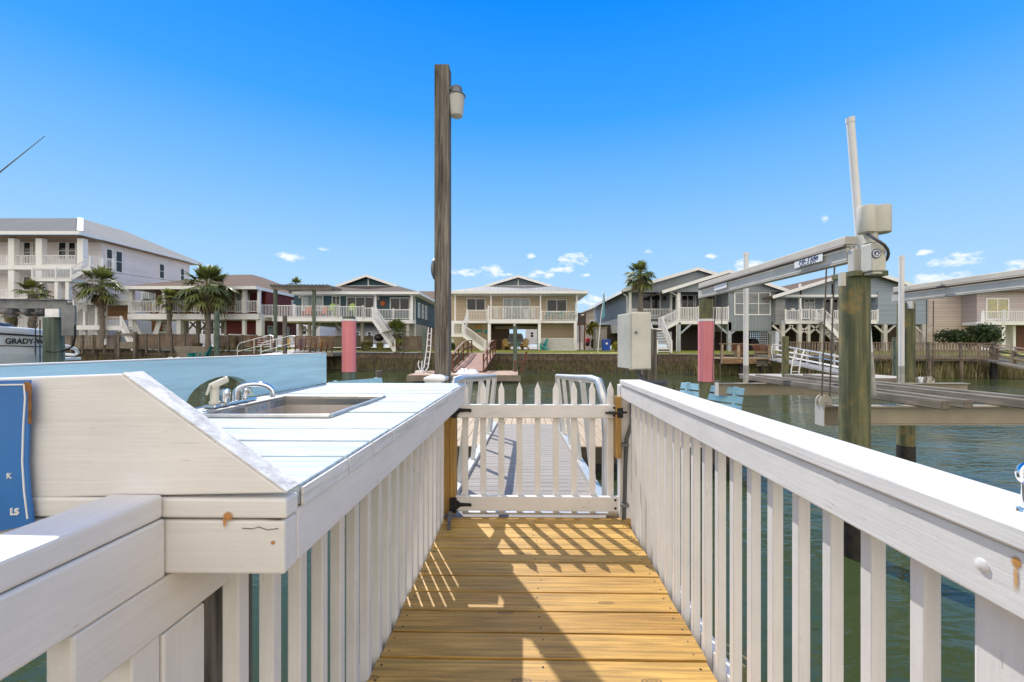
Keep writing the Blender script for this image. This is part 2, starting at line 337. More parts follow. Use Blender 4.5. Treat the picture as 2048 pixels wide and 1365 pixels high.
# --- right hand railing
t = thing('railing', 'long white painted railing along the right side of the wooden walkway', 'railing', (.73, 1.4, 0), FW)
part('cap_board', MB().box(.655, .80, .46, 3.05, ZT-.034, ZT), W_Y, t, bevel=.005)
part('cap_board', MB().box(.657, .803, -1.5, .458, ZT-.035, ZT+.001), W_Y, t, bevel=.005)
part('side_board', MB().box(.664, .702, -1.5, 3.048, ZT-.129, ZT-.037), W_Y, t, bevel=.004)
yy = .778
while yy < 2.95:
    part('baluster', MB().box(.703, .733, yy, yy+.031, -.16, ZT-.045), W_Z, t, bevel=.003); yy += .1175
for yy in (.40, .28, .16, .04): part('baluster', MB().box(.703, .733, yy, yy+.031, -.16, ZT-.045), W_Z, t, bevel=.003)
part('post', MB().box(.704, .80, .60, .697, -.9, ZT-.037), W_Z, t, bevel=.006)
part('bottom_rim_board', MB().box(.746, .785, -1.5, 3.05, -.26, -.02), W_Y, t, bevel=.004)
# screw eye on the cap, and painted nail heads with a rust run
def screw_eye():
    e = MB(); c = Vector((.722, .640, ZT))
    e.tube([c, c+Vector((0,0,.042))], .0050, 10)
    e.tube([c+Vector((.013*math.sin(a), -.003, .056-.013*math.cos(a))) for a in [k*math.pi/8 for k in range(0, 16)]], .0042, 8)
    e.lathe(c, [(.011,0),(.010,.004)], 10)
    return e
part('screw_eye', screw_eye(), M_chrome, t, smooth=True)
for (yy, zz) in ((.644, .880),): part('screw_head', MB().lathe((.6645, yy, zz), [(.0095,0),(.009,.003),(.004,.005)], 12, (-1,0,0)), W_Z, t, smooth=True)
stain(t, (.6632,.600,.906), .013, .015, 'x', (.55,.26,.05)); stain(t, (.6630,.600,.886), .006, .036, 'x', (.62,.36,.14)); stain(t, (.7028,.59,.75), .008, .010, 'x')
# end post by the latch
t = thing('gate_post', 'white square post at the latch side of the picket gate', 'post', (.71, 3.0, -.2), FW)
part('shaft', MB().box(.658, .757, 3.052, 3.15, -.9, ZT-.04), W_Z, t, bevel=.005)
part('latch_block', MB().box(.618, .657, 3.0, 3.085, .42, .845), M_pine, t, bevel=.003)
cb = MB(); cb.tube([(.675,3.03,-.15),(.685,3.03,.1),(.69,3.03,.35),(.70,3.03,.55),(.735,3.03,.66),(.735,3.03,.80)], .014, 10)
t2 = thing('conduit', 'dark grey flexible conduit strapped to the white latch post', 'conduit', (.68, 3.03, -.1), FW)
part('hose', cb, M_rub, t2, smooth=True)
for zz in (.08, .5): part('clamp', MB().box(.66, .712, 3.008, 3.05, zz, zz+.02), M_steel, t2)

# --- picket gate
t = thing('picket_gate', 'low white picket gate closing the end of the walkway', 'gate', (.08, 3.05, 0), FW)
gy = 3.05; k = gy/F_PX
part('top_rail', MB().box(-.478, .640, gy-.018, gy+.018, .692, .784), W_X, t, bevel=.004)
part('bottom_rail', MB().box(-.495, .645, gy-.018, gy+.018, .040, .142), W_X, t, bevel=.004)
for q in range(9):
    xc = (929+36.6*q-1052)*k; a = .021
    for (zz0, zz1) in ((.012, .94),):
        part('picket', MB().prism([(xc-a,gy+.020,zz0),(xc+a,gy+.020,zz0),(xc+a,gy+.020,zz1-.055),(xc,gy+.020,zz1),(xc-a,gy+.020,zz1-.055)], (0,.02,0)), W_Z, t, bevel=.002)
def hinge(z):
    h = MB()
    h.box(-.53, -.492, gy-.034, gy-.020, z-.05, z+.05)
    h.tube([(-.492,gy-.032,z-.052),(-.492,gy-.032,z+.052)], .009, 10)
    h.prism([(-.485,gy-.020,z-.035),(-.46,gy-.020,z-.013),(-.395,gy-.020,z-.008),(-.38,gy-.020,z),(-.395,gy-.020,z+.010),(-.46,gy-.020,z+.014),(-.485,gy-.020,z+.035)], (0,-.006,0))
    h.lathe((-.392,gy-.026,z), [(.013,0),(.011,.004)], 10, (0,-1,0)); h.lathe((-.46,gy-.026,z), [(.008,0),(.006,.004)], 8, (0,-1,0)); return h
part('hinge', hinge(.745), M_black, t, smooth=True); part('hinge', hinge(.085), M_black, t, smooth=True)
h = MB(); h.box(.572, .70, gy-.034, gy-.024, .727, .741); h.box(.628,.668,gy-.052,gy-.036,.70,.768); h.lathe((.648,gy-.05,.733), [(.016,0),(.02,.006),(.012,.014)], 12, (0,-1,0))
h.tube([(.55,gy-.035,.732),(.60,gy-.055,.732),(.64,gy-.04,.732)], .008, 8); h.tube([(.66,gy-.05,.765),(.655,gy-.055,.70)], .006, 8)
part('latch', h, M_black, t, smooth=True)
for (xx, zz) in ((.612,.765),(.612,.71),(.622,.122),(.622,.065)): part('bolt', MB().lathe((xx,gy-.0185,zz), [(.009,0),(.008,.004),(.003,.006)], 10, (0,-1,0)), M_black, t, smooth=True)
# twin pine posts at the hinge side
for q, (xa, xb, lb) in enumerate(((-.578,-.536,'yellow pine post next to the white balusters, left one of the hinge pair'), (-.534,-.494,'yellow pine post carrying the black gate hinges'))):
    solo('hinge_post', MB().box(xa, xb, 3.035, 3.12, .012, .90), M_pine, lb, 'post', (xa, 3.07, 0), FW, 'pine posts at the gate', bevel=.003)
solo('gate_stop', MB().bar((-.525,2.985,.03),(-.50,2.80,.012), .022, .022).lathe((-.525,2.99,.0), [(.016,0),(.016,.05)], 10), M_steel, 'dark metal gate stop lying on the deck at the hinge side', 'gate stop', (-.52, 2.9, 0), FW, smooth=True)

# --- left hand railing: near bit with a cap, lower board under the cleaning table
t = thing('railing', 'white painted railing on the left that runs in under the fish cleaning table', 'railing', (-.6, .9, 0), FW)
part('cap_board', MB().box(-.585, -.672, -1.5, .690, ZT-.038, ZT), W_Y, t, bevel=.005)
part('side_board', MB().box(-.583, -.622, -1.5, .692, ZT-.134, ZT-.040), W_Y, t, bevel=.004)
part('lower_board', MB().box(-.585, -.622, .55, 2.95, .735, ZT-.1365), W_Y, t, bevel=.004)
part('post', MB().box(-.588, -.640, .637, .6875, -.9, ZT-.1365), W_Z, t, bevel=.003)
part('post', MB().box(-.584, -.622, .6895, .779, -.25, .7325), W_Z, t, bevel=.003, label='wide white board post under the table corner')
yy = .845
while yy < 2.98:
    part('baluster', MB().box(-.566, -.600, yy, yy+.034, -.16, .80), W_Z, t, bevel=.004); yy += .1175
for yy in (.43, .31, .19): part('baluster', MB().box(-.588, -.63, yy, yy+.042, -.16, ZT-.07), W_Z, t, bevel=.004)
part('cap_board', MB().box(-.672, -.485, 2.768, 2.978, .890, .920), W_Y, t, bevel=.003); part('cap_board', MB().box(-.583, -.488, 2.982, 3.12, .9025, .922), W_Y, t, bevel=.003)
part('end_post', MB().box(-.70, -.585, 2.98, 3.09, -.9, .955), W_Z, t, bevel=.005)
part('bottom_rim_board', MB().box(-.606, -.64, -1.5, 3.0, -.26, -.02), W_Y, t, bevel=.004)
cp = MB(); cp.lathe((-.63,3.04,.957), [(.105,0),(.105,.018),(.045,.035)], 4)
part('post_cap', cp, W_X, t, bevel=.002)

# --- fish cleaning table
TX0, TX1, TY0, TY1 = -1.27, -.39, .694, 2.76
t = thing('fish_cleaning_table', 'white and pale blue fish cleaning table with a sink built onto the left railing', 'cleaning table', (-.85, 1.7, 0), FW)
SK = (-1.10, -.655, 1.43, 1.97)     # sink opening
pl = MB(); edges = [TY0+.042, .93, 1.08, 1.235, 1.395, 1.545, 1.69, 1.84, 1.995, 2.15, 2.30, 2.45, 2.60, TY1]
for a, b in zip(edges, edges[1:]):
    g = .0055; zt = ZT + random.uniform(-.0015,.0015); a_, b_ = a+g, b-g
    xr = TX1+random.uniform(-.004,.003)
    if b_ <= SK[2] or a_ >= SK[3]: pl.box(TX0+.002, xr, a_, b_, ZT-.036, zt)
    elif a_ < SK[2]:
        pl.box(TX0+.002, xr, a_, SK[2], ZT-.036, zt); pl.box(TX0+.002, SK[0], SK[2], b_, ZT-.036, zt); pl.box(SK[1], xr, SK[2], b_, ZT-.036, zt)
    elif b_ > SK[3]:
        pl.box(TX0+.002, xr, SK[3], b_, ZT-.036, zt); pl.box(TX0+.002, SK[0], a_, SK[3], ZT-.036, zt); pl.box(SK[1], xr, a_, SK[3], ZT-.036, zt)
    else:
        pl.box(TX0+.002, SK[0], a_, b_, ZT-.036, zt); pl.box(SK[1], xr, a_, b_, ZT-.036, zt)
part('table_top', pl, M_top, t, bevel=.0035)
el = MB()
for a, b in zip(edges, edges[1:]): el.box(TX1+.0035, TX1+.008, a+.0035, b-.0035, ZT-.035, ZT-.004)
part('plank_end', el, M_worn, t)
part('side_apron', MB().box(TX1, TX1-.038, TY0+.04, TY1, ZT-.129, ZT-.039), W_Y, t, bevel=.004)
fx = -1.9
part('front_strip', MB().box(fx, TX1+.004, TY0-.002, TY0+.036, ZT-.040, ZT-.008), W_X, t, bevel=.004)
part('front_apron', MB().box(fx, TX1, TY0, TY0+.038, ZT-.131, ZT-.044), W_X, t, bevel=.004)
# sloping end board
def FP(px, py, y=TY0+.0): return ((px-1052)/F_PX*y, y, EYE-(py-691)/F_PX*y)
q = [FP(566,990), FP(228,750), FP(0,758), FP(-330,770), FP(-330,1012), FP(0,1004)]
part('end_board', MB().prism([(x, TY0, z) for (x, _, z) in q], (0,.040,0)), [W_X], t, bevel=.003)
a = Vector(q[0]); b = Vector(q[1]); a.y = b.y = TY0+.001; sl_ = MB()
nn = Vector((-(b.z-a.z), 0, b.x-a.x)).normalized(); nn = nn if nn.z > 0 else -nn
sl_.prism([a+nn*.0005, b+nn*.0005, b+nn*.0035, a+nn*.0035], (0,.038,0)); part('worn_edge', sl_, mat('peeling_paint_edge', (.76,.75,.73), .75, var=.06, vs=30, grain=('x', 50, .3), bump=1, bs=120, dirt=((.22,.20,.18), .64, 22)), t)
# blue back board with an arched opening
bb = MB(); zb, ztp = ZT+.002, ZT+.188; yc, hl, hh = 1.80, .205, .108; n = 14
x0, x1 = TX0-.036, TX0
arc = [(yc-hl*math.cos(math.pi*k/n), zb+hh*math.sin(math.pi*k/n)) for k in range(n+1)]
for (s, (ya, yb)) in (('a', (.60, yc-hl)), ('b', (yc+hl, TY1-.02))):
    bb.box(x0, x1, ya, yb, zb, ztp)
for (ya, za), (yb, zb2) in zip(arc, arc[1:]):
    bb.prism([(x0,ya,za),(x0,yb,zb2),(x0,yb,ztp),(x0,ya,ztp)], (x1-x0,0,0))
part('back_board', bb, M_blue, t)
part('back_board_edge', MB().box(x0-.001, x1+.001, .60, TY1-.019, ztp+.001, ztp+.005), W_Y, t)
# sink
s = MB(); a0, a1, b0, b1 = SK; dz = ZT-.17; th = .006
s.box(a0, a1, b0, b1, dz-th, dz); s.box(a0-th, a0, b0, b1, dz-th, ZT-.001); s.box(a1, a1+th, b0, b1, dz-th, ZT-.001); s.box(a0-th, a1+th, b0-th, b0, dz-th, ZT-.001); s.box(a0-th, a1+th, b1, b1+th, dz-th, ZT-.001)
part('sink', s, M_sink, t)
s = MB(); rw = .016; zz = ZT+.004
s.tube([(a0-.05,b0-.006,zz),(a1+.006,b0-.006,zz)], .009, 8); s.tube([(a1+.006,b0-.006,zz),(a1+.006,b1+.006,zz)], .009, 8); s.tube([(a1+.006,b1+.006,zz),(a0-.05,b1+.006,zz)], .007, 8)
s.box(a0-.115, a0-.001, b0-.006, b1+.006, ZT+.002, ZT+.008)
part('sink_rim', s, M_rim, t, smooth=True)
part('drain', MB().lathe(((a0+a1)/2,(b0+b1)/2,dz), [(.04,0),(.04,.003),(.02,.004)], 16), M_chrome, t)
f = thing('kitchen_faucet', 'chrome two handle faucet on the sink ledge of the cleaning table', 'faucet', (-1.155, 1.75, ZT+.008), FW)
zf = ZT+.009
part('base_plate', MB().box(-1.180, -1.130, 1.56, 1.81, zf, zf+.013), M_chrome, f, bevel=.006)
for yy in (1.648, 1.765): part('handle', MB().lathe((-1.155,yy,zf+.014), [(.013,0),(.014,.008),(.017,.012),(.0185,.036),(.017,.046),(.009,.050)], 16), M_chrome, f, smooth=True)
sp = MB(); pts = []
for k in range(13):
    a = math.pi*k/12*.95; pts.append((-1.155+.062*(1-math.cos(a)), 1.705+.022*(1-math.cos(a)), zf+.035+.040*math.sin(a)**.8 if k else zf+.012))
pts.append((pts[-1][0], pts[-1][1], zf+.02)); sp.tube(pts, [.012]*2+[.0105]*10+[.010,.010], 12)
part('spout', sp, M_chrome, f, smooth=True)
f = thing('sink_sprayer', 'ivory plastic sink sprayer standing beside the chrome faucet', 'sprayer', (-1.15, 1.585, ZT+.02), FW)
part('handle', MB().lathe((-1.15,1.583,zf+.014), [(.018,0),(.019,.008),(.014,.014),(.0155,.045),(.014,.066)], 16), M_ivory, f, smooth=True)
h = MB(); h.bar((-1.152,1.566,zf+.080),(-1.128,1.603,zf+.100), .026, .020); h.bar((-1.152,1.562,zf+.088),(-1.158,1.552,zf+.050), .012, .006); h.lathe((-1.127,1.604,zf+.101), [(.011,-.006),(.013,.006),(.011,.010)], 12, (.5,.75,.2))
part('spray_head', h, M_ivory, f, smooth=True, bevel=.004)
# blue sign leaning on the front of the table
sg = thing('sign_plate', 'blue enamel sign plate with rusty corner on the front of the cleaning table', 'sign', (-.82, .66, .9), FW)
y0 = TY0-.012
def SP(px, py, dy=0): x, y, z = FP(px, py, y0+dy); return (x, y, z)
outl = [SP(-260,768), SP(38,762), SP(40,800), SP(36,860), SP(34,930), SP(38,990), SP(46,1052), SP(20,1062), SP(-260,1120)]
part('plate', MB().prism([(x, y0, z) for x, y, z in outl], (0,.003,0)), M_sign, sg)
wl = MB(); wp = [SP(-260,776), SP(29,771), SP(31,800), SP(27,860), SP(25,930), SP(29,990), SP(36,1045)]
for p_, q_ in zip(wp, wp[1:]): wl.bar((p_[0],y0-.001,p_[2]),(q_[0],y0-.001,q_[2]), .0015, .0022, (0,0,1) if abs(p_[2]-q_[2]) < .01 else (1,0,0))
part('border_line', wl, M_white, sg)
x, _, z = SP(9,1031); lettering('LS', .015, (x, y0-.001, z), M_white, sg, bold=.0004)
x, _, z = SP(-2,958); lettering('K', .013, (x, y0-.001, z), M_white, sg)
rs = MB(); x, _, z = SP(34,775); rs.lathe((x, y0-.0003, z), [(.008,0),(.007,.0008)], 9, (0,-1,0)); rs.box(x+.002, x+.008, y0-.0012, y0-.0003, z-.06, z); part('rusty_corner', rs, M_rust, sg)
x, y, z = FP(452,1036); stain(t, (x, TY0-.0032, z), .014, .014, 'y'); stain(t, (x-.006, TY0-.0034, z-.010), .006, .016, 'y'); x, y, z = FP(541,1090); stain(t, (x, TY0-.0006, z), .007, .007, 'y')
g_ = MB(); xa, _, za = FP(430,1036); xb, _, zb_2 = FP(556,1042); g_.prism([(xa,TY0-.0006,za),(xb,TY0-.0006,za+.001),(xb,TY0-.0006,za-.006),((xa+xb)/2,TY0-.0006,za-.002)], (0,.002,0)); part('paint_crack', g_, M_nail, t)
g_ = MB(); pts_ = [FP(478,1061),FP(500,1062),FP(512,1058),FP(530,1064),FP(552,1061)]
for p_, q_ in zip(pts_, pts_[1:]): g_.bar((p_[0],TY0-.0004,p_[2]),(q_[0],TY0-.0004,q_[2]),.001,.0011)
part('paint_crack', g_, M_post, t)
# dark piling seen behind the left balusters
for (xx, yy) in ((-.80, .93), (-.86, .98)):
    pass
p = MB(); p.tube([(-.82,1.10,-2.4),(-.82,1.10,.80)], .10, 18)
solo('piling', p, M_post, 'brown timber piling right behind the left balusters under the table', 'piling', (-.82,1.1,-2.4), FW, smooth=True)
p = MB(); p.tube([(.98,2.1,-2.4),(.98,2.1,-.27)], .10, 16)
solo('piling', p, M_pile, 'short piling below the right edge of the walkway deck', 'piling', (.98,2.1,-2.4), FW, smooth=True)

# --- light post
LP = (-.645, 3.36)
t = thing('light_post', 'tall weathered square timber light post rising behind the gate', 'light post', (LP[0], LP[1], -1.5), FW)
pp = MB(); hw = .056; ztop = 3.35
pp.prism([(LP[0]-hw,LP[1]-hw,-2.2),(LP[0]+hw,LP[1]-hw,-2.2),(LP[0]+hw,LP[1]+hw,-2.2),(LP[0]-hw,LP[1]+hw,-2.2)], (0,0,2.2+ztop))
part('post', pp, M_post, t, bevel=.006)
lx, ly, lz = LP[0]+.108, LP[1]-.01, 3.21
l = thing('yard_light', 'grey dusk to dawn lamp with white glass mounted on the timber post', 'lamp', (lx, ly, lz), FW)
part('housing', MB().lathe((lx,ly,lz-.085), [(.068,0),(.070,.003),(.066,.010),(.047,.016),(.044,.060),(.039,.070)], 20), M_steel, l, smooth=True)
part('bracket', MB().bar((LP[0]+hw,ly,lz-.02),(lx-.02,ly,lz-.05), .04, .03), M_steel, l, bevel=.004)
part('lens', MB().lathe((lx,ly,lz-.237), [(.036,-.005),(.046,0),(.051,.02),(.058,.09),(.062,.151)], 20), mat('frosted_lamp_glass', (.74,.72,.66), .3, var=.06, trans=.35, dirt=((.45,.43,.38), .70, 10)), l, smooth=True)
t = thing('round_disc', 'grey round disc fixed to the left side of the light post', 'disc', (LP[0]-hw, LP[1], 1.79), FW)
part('dish', MB().lathe((LP[0]-hw,LP[1],1.79), [(.085,0),(.08,.015),(.05,.028)], 18, (-1,0,0)), M_steel, t, smooth=True)

# --- electrical box on its post
bx = thing('electrical_box', 'dirty white electrical box on a timber post beyond the right railing', 'electrical box', (.86, 3.25, .96), FW)
c = Vector((.815, 3.30, 1.232)); ang = R(12); u = Vector((math.cos(ang), math.sin(ang), 0)); v = Vector((math.sin(ang), -math.cos(ang), 0))
bm_ = MB(); bw, bd, bh = .075, .13, .205
def corner(a, b, zz): return c + u*a + v*b + Vector((0,0,zz))
bm_.prism([corner(-bw,-bd,-bh), corner(bw,-bd,-bh), corner(bw,bd,-bh), corner(-bw,bd,-bh)], (0,0,2*bh))
part('body', bm_, M_house, bx, bevel=.006)
lid = MB(); bd2 = bd+.012
lid.prism([corner(-bw-.007,bd-.03,-bh-.006), corner(bw+.007,bd-.03,-bh-.006), corner(bw+.007,bd-.024,-bh-.006), corner(-bw-.007,bd-.024,-bh-.006)], (0,0,2*bh+.014)); part('door_flange', lid, M_house, bx)
kn = MB(); kn.lathe(corner(-.045, bd, .06), [(.012,0),(.010,.010)], 12, v); part('knob', kn, M_steel, bx, smooth=True)
hs_ = MB(); hs_.tube([corner(.03,.02,-bh), corner(.03,.03,-bh-.05), (.87,3.15,.93), (.97,3.0,.94)], .017, 10); hs_.tube([corner(-.07,.03,-bh),corner(-.07,.03,-bh-.07)], .006, 8)
part('conduit', hs_, M_rub, bx, smooth=True)
solo('box_post', MB().box(.90,1.01,3.36,3.47,-2.4,1.325), M_post, 'short grey timber post holding the electrical box', 'post', (1.0,3.4,-2.4), FW, bevel=.006)

# --- gangway down to the floating dock
DZ = -.46
t = thing('gangway', 'aluminium gangway with bent handrails sloping down from the gate to the floating dock', 'gangway', (.05, 6, -.3), FW)
gx0, gx1, gyA, gyB = -.60, .60, 3.10, 8.75
def gz(y): return -.03 + (y-gyA)/(gyB-gyA)*(DZ+.07+.03)
gm = mat('grey_composite_decking', (.38,.335,.29), .7, col2=(.30,.265,.23), vs=2, st=(1,4,1), grain=('x', 40, .22), bump=.3, dirt=((.45,.42,.38), .66, 5))
g = MB(); n = 40
for k in range(n):
    ya = gyA+(gyB-gyA)*k/n; yb = gyA+(gyB-gyA)*(k+1)/n-.010
    g.prism([(gx0+.03,ya,gz(ya)),(gx0+.03,yb,gz(yb)),(gx0+.03,yb,gz(yb)-.03),(gx0+.03,ya,gz(ya)-.03)], (gx1-gx0-.06,0,0))
part('tread_boards', g, gm, t)
for (xa, xb) in ((gx0-.05, gx0+.028), (gx1-.028, gx1+.05)):
    part('side_beam', MB().prism([(xa,gyA,gz(gyA)+.05),(xa,gyB,gz(gyB)+.05),(xa,gyB,gz(gyB)-.10),(xa,gyA,gz(gyA)-.10)], (xb-xa,0,0)), M_alu, t)
for sx, x in ((-1, gx0-.01), (1, gx1+.01)):
    hr = MB(); H = .98; pts = [(x, gyA+.22, gz(gyA+.22)), (x, gyA+.20, gz(gyA)+H*.55), (x-sx*.02, gyA+.16, gz(gyA)+H*.82), (x-sx*.05, gyA+.26, gz(gyA)+H*.97), (x-sx*.08, gyA+.45, gz(gyA+.4)+H), (x-sx*.10, gyA+1.5, gz(gyA+1.5)+H), (x-sx*.10, gyB-1.6, gz(gyB-1.6)+H), (x-sx*.09, gyB-1.5, gz(gyB-1.5)+H*.93), (x, gyB-1.45, gz(gyB-1.5))]
    hr.tube(pts, .034, 12); part('handrail', hr, M_alu, t, smooth=True)
    for q in range(4):
        yy = gyA+.85+q*1.0; part('stanchion', MB().bar((x,yy,gz(yy)+.05),(x-sx*.10,yy,gz(yy)+H-.02), .05, .045), M_alu, t, bevel=.004)
solo('threshold_plate', MB().box(-.45,.60,3.064,3.13,.004,.018), M_alu, 'flat metal threshold plate under the picket gate', 'plate', (.05,3.1,0), FW)
# floating dock
t = thing('floating_dock', 'pale timber floating dock at the foot of the gangway', 'dock', (0, 8.5, DZ), FW)
g = MB(); x = -4.1; fm = mat('pale_pine_dock_boards', (.55,.42,.27), .65, col2=(.46,.34,.21), vs=2, grain=('y', 50, .2), bump=.3)
while x < 3.55: g.box(x, x+.138, 7.15, 9.9, DZ-.03, DZ+random.uniform(-.002,.002)); x += .146
part('deck_boards', g, fm, t, bevel=.003)
part('rim', MB().box(-4.12, 3.62, 7.12, 7.148, DZ-.28, DZ-.01).box(-4.12, 3.62, 9.902, 9.93, DZ-.28, DZ-.01).box(-4.14,-4.122,7.12,9.93,DZ-.28,DZ-.01).box(3.622,3.64,7.12,9.93,DZ-.28,DZ-.01), mat('dark_dock_rim', (.10,.085,.06), .8, var=.2, grain=('x', 20, .3)), t)
part('float', MB().box(-4.0, 3.5, 7.3, 9.8, DZ-.75, DZ-.06), M_black, t)
# blue benches
def bench(label, cx, cy, rz):
    t = thing('bench', label, 'bench', (0,0,0), FW, 'light blue benches on the floating dock')
    for z in (.62, .76, .90): part('back_slat', MB().bar((-.65,.26+(z-.6)*.25,z+.0),(.65,.26+(z-.6)*.25,z), .022, .115, (0,.25,1)), M_bluex, t, bevel=.003)
    for yy in (-.18,-.05,.08): part('seat_slat', MB().box(-.65,.65,yy,yy+.11,.42,.445), M_bluex, t, bevel=.003)
    for xx in (-.52, .47):
        part('leg', MB().box(xx,xx+.05,-.17,-.10,0,.42), M_bluex, t, bevel=.003); part('leg', MB().prism([(xx,.19,0),(xx,.27,0),(xx,.38,.97),(xx,.30,.97)], (.05,0,0)), M_bluex, t, bevel=.003)
    t.matrix_world = FW @ Matrix.Translation((cx,cy,DZ)) @ Matrix.Rotation(rz, 4, 'Z'); return t
bench('light blue slatted bench at the right end of the floating dock, beside the pink piling', 2.95, 7.55, R(-62)+math.pi*0)
bench('light blue slatted bench at the left end of the floating dock', -3.15, 8.6, R(60))

# ================================================================ PILINGS AND BOAT LIFT (world frame)
def piling(px, Y, ytop, r, m, label, wrap=None, cap=False, group='pilings', taper=1.0, lean=0):
    x = X_(px, Y); zt = Z_(ytop, Y); t = thing('piling', label, 'piling', (x, Y, -2), group=group)
    hgt = zt+2
    part('shaft', MB().tube([(x+lean,Y,-2.6),(x+lean*.6,Y,-.5),(x,Y,zt)], [r*1.06,r*1.02,r*taper], 20), m, t, smooth=True)
    if zt > -.5: part('wet_foot', MB().tube([(x+lean*.7,Y,-1.6),(x+lean*.6,Y,-.78 if r < .1 else -.55)], [r*1.10, r*1.04], 20), M_wet, t, smooth=True)
    if wrap:
        za, zb = Z_(wrap[1], Y), Z_(wrap[0], Y)
        part('pink_wrap', MB().tube([(x,Y,za),(x,Y,zb)], r*1.12, 24), M_pink, t, smooth=True)
        part('wrap_collar', MB().tube([(x,Y,zb-.03),(x,Y,zb+.012)], r*1.16, 24), M_pvc, t, smooth=True)
    return t
piling(1709, 4.35, 546, .128, M_pile, 'thick green brown piling under the lift motor, nearest of the boat lift', group='boat lift pilings')
piling(1412, 7.75, 599, .120, M_pile, 'piling with a pink wrap under the far end of the lift beam on the right', (640,763), group='boat lift pilings')
piling(1812, 7.6, 607, .125, M_pile, 'dark green piling under the right hand lift beam, behind the white guide pole', group='boat lift pilings')
piling(698, 9.3, 634, .130, M_pileg, 'piling with a pink wrap beyond the blue back board', (640,744), group='pilings')
t = thing('boat_lift', 'boat lift with two aluminium top beams, hanging cradle and wooden bunks', 'boat lift', (5, 6, 0))
def ibeam(p, q, h, w, tf=.012):
    p = Vector(p); q = Vector(q); m = MB(); up = Vector((0,0,1))
    m.bar(p, q, w*.12, h-2*tf); m.bar(p+up*(h/2-tf/2), q+up*(h/2-tf/2), w, tf); m.bar(p-up*(h/2-tf/2), q-up*(h/2-tf/2), w, tf); return m
for q_, (xA, YA, YB, zA, zB) in enumerate(((X_(1412,7.75), 7.98, 4.40, 2.045, 2.03), (X_(1812,7.6), 7.85, 3.2, 1.96, 1.93))):
    xB = xA+.03
    b_ = ibeam((xA,YA,zA+.10),(xB,YB,zB+.10), .17, .11); b_.bar((xA-.0,YA-.01,zA+.10),(xB-.0,YB+.01,zB+.10), .095, .13); part('top_beam', b_, M_beam, t)
    part('beam_cover', MB().bar((xA,YA-.06,zA+.235),(xB,YB,zB+.235), .13, .085), M_cover, t, bevel=.008)
    part('drive_shaft', MB().tube([(xA-.075,YA-.1,zA+.175),(xB-.075,YB,zB+.175)], .016, 8), M_cable, t, smooth=True)
    part('pile_bracket', MB().box(*((X_(1682,4.2),X_(1692,4.2),4.2,4.24,Z_(572,4.2),Z_(545,4.2)) if q_ == 0 else (xB-.10,xB-.07,7.4,7.5,zB-.10,zB+.03))), M_beam, t)
# cradle beams, wheels and bunks
for (Yc, xa, xb) in ((4.62, X_(1640,4.62), 8.4), (7.35, X_(1434,7.35), 7.6)):
    part('cradle_beam', ibeam((xa,Yc,.46),(xb,Yc,.46), .20, .13), mat('cradle_beam_metal', (.40,.345,.255), .55, metal=.2, var=.1, vs=3, dirt=((.28,.22,.14), .64, 5)), t)
    part('cradle_end_plate', MB().box(xa-.008,xa+.0,Yc-.07,Yc+.07,.35,.57), M_beam, t)
bm2 = []
for (bx_, y0_, y1_) in ((4.22,4.28,8.2),(4.52,4.35,8.2),(5.10,4.2,8.25),(5.45,4.2,8.25)):
    part('bunk', MB().box(bx_-.045,bx_+.045,y0_,y1_,.565,.655), M_greyy, t, bevel=.008)
def sheave(x, Y):
    s = thing('sheave', None, None) if 0 else MB()
    s.prism([(x+.06*math.cos(a)*1.15, Y-.03, .60+.075*math.sin(a)) for a in [math.pi*k/8 for k in range(9)]]+[(x-.07,Y-.03,.565),(x+.07,Y-.03,.565)], (0,.008,0))
    s.prism([(x+.06*math.cos(a)*1.15, Y+.03, .60+.075*math.sin(a)) for a in [math.pi*k/8 for k in range(9)]]+[(x-.07,Y+.03,.565),(x+.07,Y+.03,.565)], (0,.008,0))
    s.lathe((x,Y-.045,.60), [(.015,0),(.015,.10)], 10, (0,1,0)); s.lathe((x,Y-.02,.60), [(.05,0),(.05,.04)], 14, (0,1,0)); s.box(x-.09,x+.09,Yc_-.05,Yc_+.05,.561,.570) if 0 else None
    return s
for (px_, Y_) in ((1648,4.62),(1858,7.35)): part('sheave', sheave(X_(px_,Y_),Y_), M_cover, t, smooth=True)
for (pa, pb, Y_, zb_) in ((1653,1643,4.6,2.03),(1669,1659,4.6,2.03),(1431,1425,7.35,2.05),(1445,1440,7.35,2.05),(1853,1853,7.3,1.95),(1867,1866,7.3,1.95)):
    part('cable', MB().tube([(X_(pa,Y_),Y_,zb_),(X_(pb,Y_),Y_,.60)], .0075, 6), M_cable, t)
# motor on the near piling
mx_, mY = X_(1744,4.2), 4.2
gb = MB(); gb.box(X_(1721,4.22),X_(1773,4.08),4.08,4.22,Z_(543,4.1),Z_(486,4.1)); gb.box(X_(1728,4.2),X_(1768,4.08),4.09,4.21,Z_(549,4.1),Z_(543.2,4.1)); part('gear_box', gb, M_house, t, bevel=.012)
nk = MB(); nk.lathe((mx_-.01,mY,Z_(487,mY)), [(.062,0),(.055,.05),(.06,.10)], 16); part('motor_neck', nk, M_house, t, smooth=True)
mh = MB(); z0_, z1_ = Z_(468,mY), Z_(414,mY); pts = []
for k in range(40):
    a = 2*math.pi*k/40; r_ = .105+.032*abs(math.cos(a))**1.2*1.2; pts.append((mx_-.005+1.12*r_*math.cos(a)*1.0, mY+r_*math.sin(a)*.62, z0_))
two = []
for (cx_, r_, a0_, a1_) in ((mx_+.065,.085,-140,140),(mx_-.07,.075,35,325)):
    for k in range(15):
        a = R(a0_+(a1_-a0_)*k/14); two.append((cx_+r_*math.cos(a), mY-.02+r_*math.sin(a), z0_))
